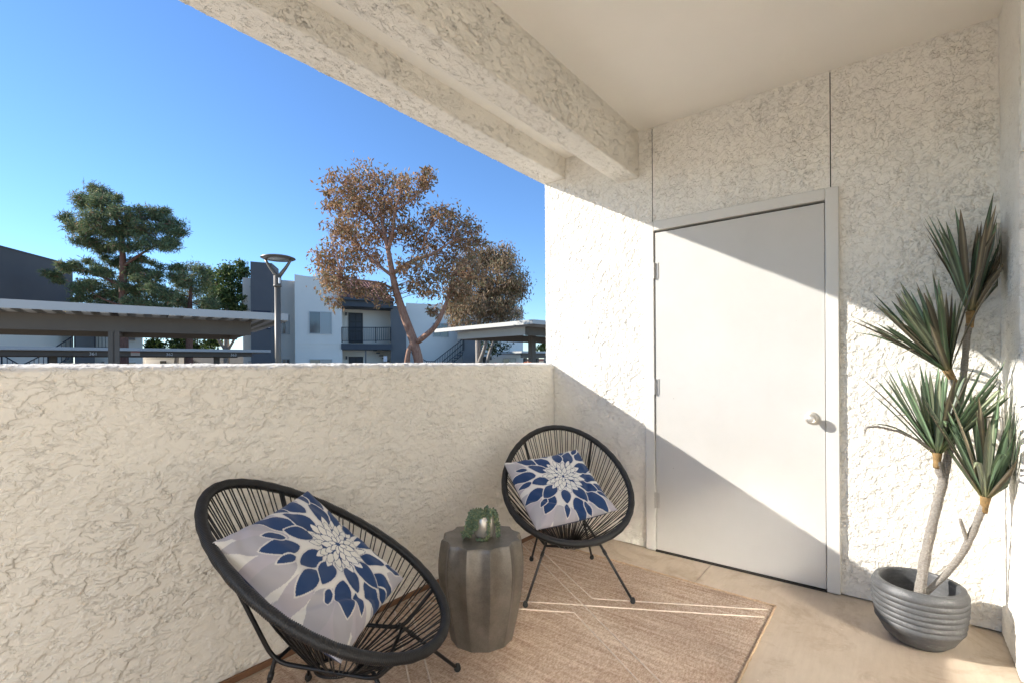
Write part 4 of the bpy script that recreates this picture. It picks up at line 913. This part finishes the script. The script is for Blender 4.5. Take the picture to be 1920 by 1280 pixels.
# ------------------------------------------------------------------ trees
brown = [((.37, .21, .11), .44), ((.25, .20, .10), .30), ((.50, .31, .17), .26)]
tree('brown_leaf_tree', 'tall tree with salmon trunk and rust brown drooping leaves', (788, 14.5),
     [(640, 348, 30, 20), (680, 335, 30, 22), (725, 350, 35, 25), (770, 345, 35, 20), (795, 332, 18, 14), (618, 362, 14, 10), (630, 390, 22, 18), (665, 388, 36, 26), (705, 395, 32, 26), (750, 385, 30, 24), (640, 430, 33, 26), (682, 440, 32, 24), (732, 432, 26, 22), (775, 425, 28, 22), (815, 400, 22, 18), (845, 400, 26, 20), (870, 428, 26, 22), (838, 450, 32, 22), (790, 462, 28, 20), (615, 478, 24, 26), (655, 490, 32, 26), (700, 488, 22, 18), (632, 530, 26, 26), (668, 538, 28, 16), (712, 548, 18, 22), (765, 500, 22, 16), (805, 500, 32, 20), (850, 490, 30, 22), (880, 468, 18, 20), (610, 505, 16, 16), (790, 540, 32, 20), (840, 535, 30, 24), (628, 562, 12, 14), (818, 590, 12, 14), (880, 505, 24, 22), (868, 545, 22, 22), (900, 455, 14, 12)],
     470, .135, .38, brown, ([(787, 683, 14.5), (776, 640, 14.5), (757, 590, 14.5), (742, 545, 14.5), (735, 510, 14.5), (728, 470, 14.5), (718, 425, 14.6), (712, 390, 14.7)], (.145, .135, .122, .105, .088, .07, .052, .03)),
     [([(784, 640, 14.4), (812, 618, 14.2), (826, 596, 14.1), (840, 560, 14.1), (848, 520, 14.2)], (.085, .075, .065, .05, .03)), ([(774, 640, 14.5), (766, 655, 14.4), (762, 684, 14.4), (761, 720, 14.4)], (.06, .07, .085, .09)),
      ([(737, 512, 14.5), (770, 490, 14.4), (812, 478, 14.3), (850, 450, 14.2)], (.06, .05, .04, .02)), ([(728, 470, 14.5), (738, 430, 14.4), (740, 395, 14.3), (752, 360, 14.2)], (.06, .05, .04, .02)), ([(738, 520, 14.5), (712, 500, 14.6), (680, 470, 14.8), (650, 440, 14.9)], (.055, .045, .035, .02)),
      ([(722, 445, 14.5), (690, 405, 14.7), (665, 370, 14.8), (640, 345, 14.9)], (.045, .035, .03, .015)), ([(742, 545, 14.5), (715, 530, 14.3), (670, 525, 14.2), (640, 520, 14.1)], (.04, .03, .025, .015)), ([(740, 395, 14.3), (775, 375, 14.2), (800, 345, 14.2)], (.03, .025, .012)), ([(790, 470, 14.3), (808, 420, 14.3), (840, 395, 14.3)], (.03, .025, .012))],
     'bark_red', .9, 11, .9, 360)
tree('weeping_tree', 'grey-brown weeping tree above the pale carport roof', (898, 21.5),
     [(900, 488, 28, 24), (930, 478, 28, 20), (955, 508, 26, 24), (968, 545, 18, 26), (938, 545, 33, 30), (900, 540, 33, 30), (880, 582, 28, 26), (922, 590, 33, 20), (955, 580, 24, 18), (862, 560, 22, 26), (868, 515, 20, 22), (850, 590, 16, 22)],
     1900, .16, .30, [((.32, .205, .115), .4), ((.23, .20, .105), .33), ((.44, .30, .18), .27)], ([(897, 683, 21.5), (896, 640, 21.5), (900, 590, 21.5), (910, 540, 21.5)], (.13, .12, .09, .05)),
     [([(898, 680, 21.4), (908, 655, 21.3), (918, 610, 21.2)], (.09, .08, .05))], 'bark_grey', 1.6, 21, .8, 40)
tree('shade_tree', 'small dark green tree beside the far pale wall', (913, 23.5), [(918, 632, 20, 16), (935, 640, 18, 16), (928, 655, 20, 12), (948, 645, 10, 10), (905, 640, 12, 12)], 420, .15, .5, [((.035, .055, .03), .6), ((.06, .085, .04), .4)],
     ([(912, 684, 23.5), (918, 660, 23.5), (925, 640, 23.5)], (.09, .08, .05)), [], 'bark_grey', .4, 31, .8, 10)
pinec = [((.12, .165, .08), .40), ((.19, .235, .11), .34), ((.31, .32, .15), .19), ((.34, .20, .12), .07)]
tree('pine_tree', 'tall open pine rising behind the carports beside the taupe wall', (231, 25),
     [(185, 366, 26, 15), (165, 382, 22, 13), (202, 385, 28, 16), (228, 371, 9, 7), (228, 402, 24, 13), (268, 402, 26, 13), (300, 401, 13, 9), (127, 410, 11, 9), (148, 425, 22, 13), (185, 420, 28, 18), (235, 432, 26, 14), (275, 430, 26, 13), (318, 422, 24, 15), (338, 440, 10, 14), (158, 450, 22, 13), (190, 458, 26, 13), (238, 462, 22, 11), (288, 456, 26, 13), (322, 462, 18, 13), (208, 488, 20, 7), (262, 486, 26, 8), (98, 512, 14, 9), (116, 522, 16, 8), (132, 500, 14, 9), (152, 496, 16, 9), (178, 508, 24, 11), (160, 538, 24, 12), (198, 534, 26, 13), (240, 518, 26, 13), (228, 552, 30, 14), (280, 520, 26, 11), (298, 548, 26, 14), (315, 500, 16, 8), (198, 568, 34, 12), (262, 572, 34, 11), (340, 520, 16, 9), (150, 562, 16, 9), (228, 494, 26, 10), (262, 506, 24, 10), (205, 508, 18, 8), (255, 545, 26, 12), (290, 575, 26, 10), (212, 440, 22, 14)],
     4200, .21, .16, pinec, ([(231, 684, 25), (231, 640, 25), (231, 580, 25), (231, 520, 25), (230, 470, 25), (222, 420, 25), (200, 375, 25)], (.24, .23, .20, .17, .13, .09, .04)),
     [([(231, 500, 25), (262, 478, 24.8), (300, 455, 24.6)], (.08, .06, .03)), ([(230, 470, 25), (205, 455, 25.2), (165, 445, 25.3)], (.07, .05, .02)), ([(231, 540, 25), (195, 520, 25), (150, 505, 24.8), (110, 515, 24.7)], (.08, .06, .05, .02)), ([(231, 545, 25), (270, 530, 25.2), (310, 505, 25.4)], (.07, .05, .02)), ([(228, 445, 25), (265, 425, 25), (315, 420, 25)], (.06, .05, .02)), ([(231, 575, 25), (190, 560, 24.8), (160, 540, 24.6)], (.06, .05, .02))],
     'bark_pine', .1, 41, .9, 90, .8, 16)
tree('pine_tree', 'rounded lower pine crown between the tall pine and the leafy evergreen', (355, 29), [(352, 500, 18, 12), (372, 512, 16, 14), (335, 530, 22, 14), (362, 540, 26, 16), (320, 555, 24, 16), (350, 568, 34, 12), (385, 570, 22, 12)], 3000, .22, .16, pinec, ([(355, 684, 29), (355, 600, 29), (358, 530, 29)], (.2, .17, .06)), [], 'bark_pine', .1, 47, .9, 30)
greenc = [((.08, .13, .04), .45), ((.15, .20, .065), .35), ((.25, .28, .11), .2)]
tree('evergreen_tree', 'leafy evergreen tree next to the dark chimney tower', (425, 32.5), [(398, 528, 18, 20), (428, 512, 18, 16), (452, 514, 11, 18), (448, 540, 16, 20), (412, 550, 22, 18), (432, 565, 24, 16), (395, 568, 22, 14), (458, 568, 8, 14), (400, 590, 30, 10), (440, 590, 20, 10)], 2600, .2, .5, greenc,
     ([(425, 684, 32.5), (425, 640, 32.5), (425, 590, 32.5), (428, 540, 32.5)], (.2, .17, .14, .05)), [([(425, 660, 32.5), (405, 630, 32), (395, 600, 32)], (.1, .08, .05)), ([(425, 660, 32.5), (440, 635, 32), (452, 600, 32)], (.1, .08, .05))], 'bark_grey', .3, 51, .8, 20)
tree('orchard_tree', 'low bright green tree behind the numbered carport', (330, 33.5), [(285, 640, 16, 12), (310, 645, 22, 12), (345, 640, 26, 12), (380, 645, 22, 12), (405, 640, 16, 12), (290, 655, 20, 8), (350, 655, 26, 8)], 1200, .24, .55, [((.07, .12, .03), .4), ((.16, .22, .06), .3), ((.035, .06, .02), .3)],
     ([(330, 684, 33.5), (332, 665, 33.5), (335, 645, 33.5)], (.15, .12, .06)), [], 'bark_grey', .3, 61, .8, 12)
tree('garden_tree', 'bright yellow-green tree far beyond the pale carport post', (1022, 48), [(1016, 650, 8, 10), (1026, 645, 10, 12), (1040, 648, 12, 14), (1022, 660, 12, 8)], 900, .3, .5, [((.12, .15, .035), .6), ((.2, .22, .07), .4)], ([(1022, 684, 48), (1024, 660, 48)], (.2, .1)), [], 'bark_grey', .2, 71, .8, 6)
# bougainvillea tips just outside the half wall
bg = root('flowering_shrub', (2.55, 2.42, GZ), 'magenta and orange flowering shrub just outside the half wall', 'shrub')
st_ = MB(); fl_ = {'blossom': MB(), 'blossom2': MB()}
for k, (x, y) in enumerate([(966, 682), (972, 681), (978, 682), (985, 680), (990, 679), (995, 682), (1008, 682), (922, 682.5), (926, 682), (902, 684), (988, 682), (1000, 684)]):
    p = ony(x, y, 2.40 + .03 * (k % 3)); st_.tube([(2.55 + rng.uniform(-.1, .1), 2.42, GZ), (p[0], p[1], .5), p], [.008, .005, .002], 5)
    for j in range(7):
        d = rng.normal(size=3) * .5; d[2] = abs(d[2]) * .3; u_ = rng.normal(size=3); c = p + d * .012; fl_['blossom2' if 3 <= k <= 5 or k in (7, 8) else 'blossom'].add([c, c + u_ * .006 + d * .01, c + d * .02, c - u_ * .006 + d * .01], [(0, 1, 2, 3)])
st_.build('stems', 'bark_grey', bg, True)
for k, m in fl_.items(): tag(m.build('bracts', k, bg), kind='stuff')
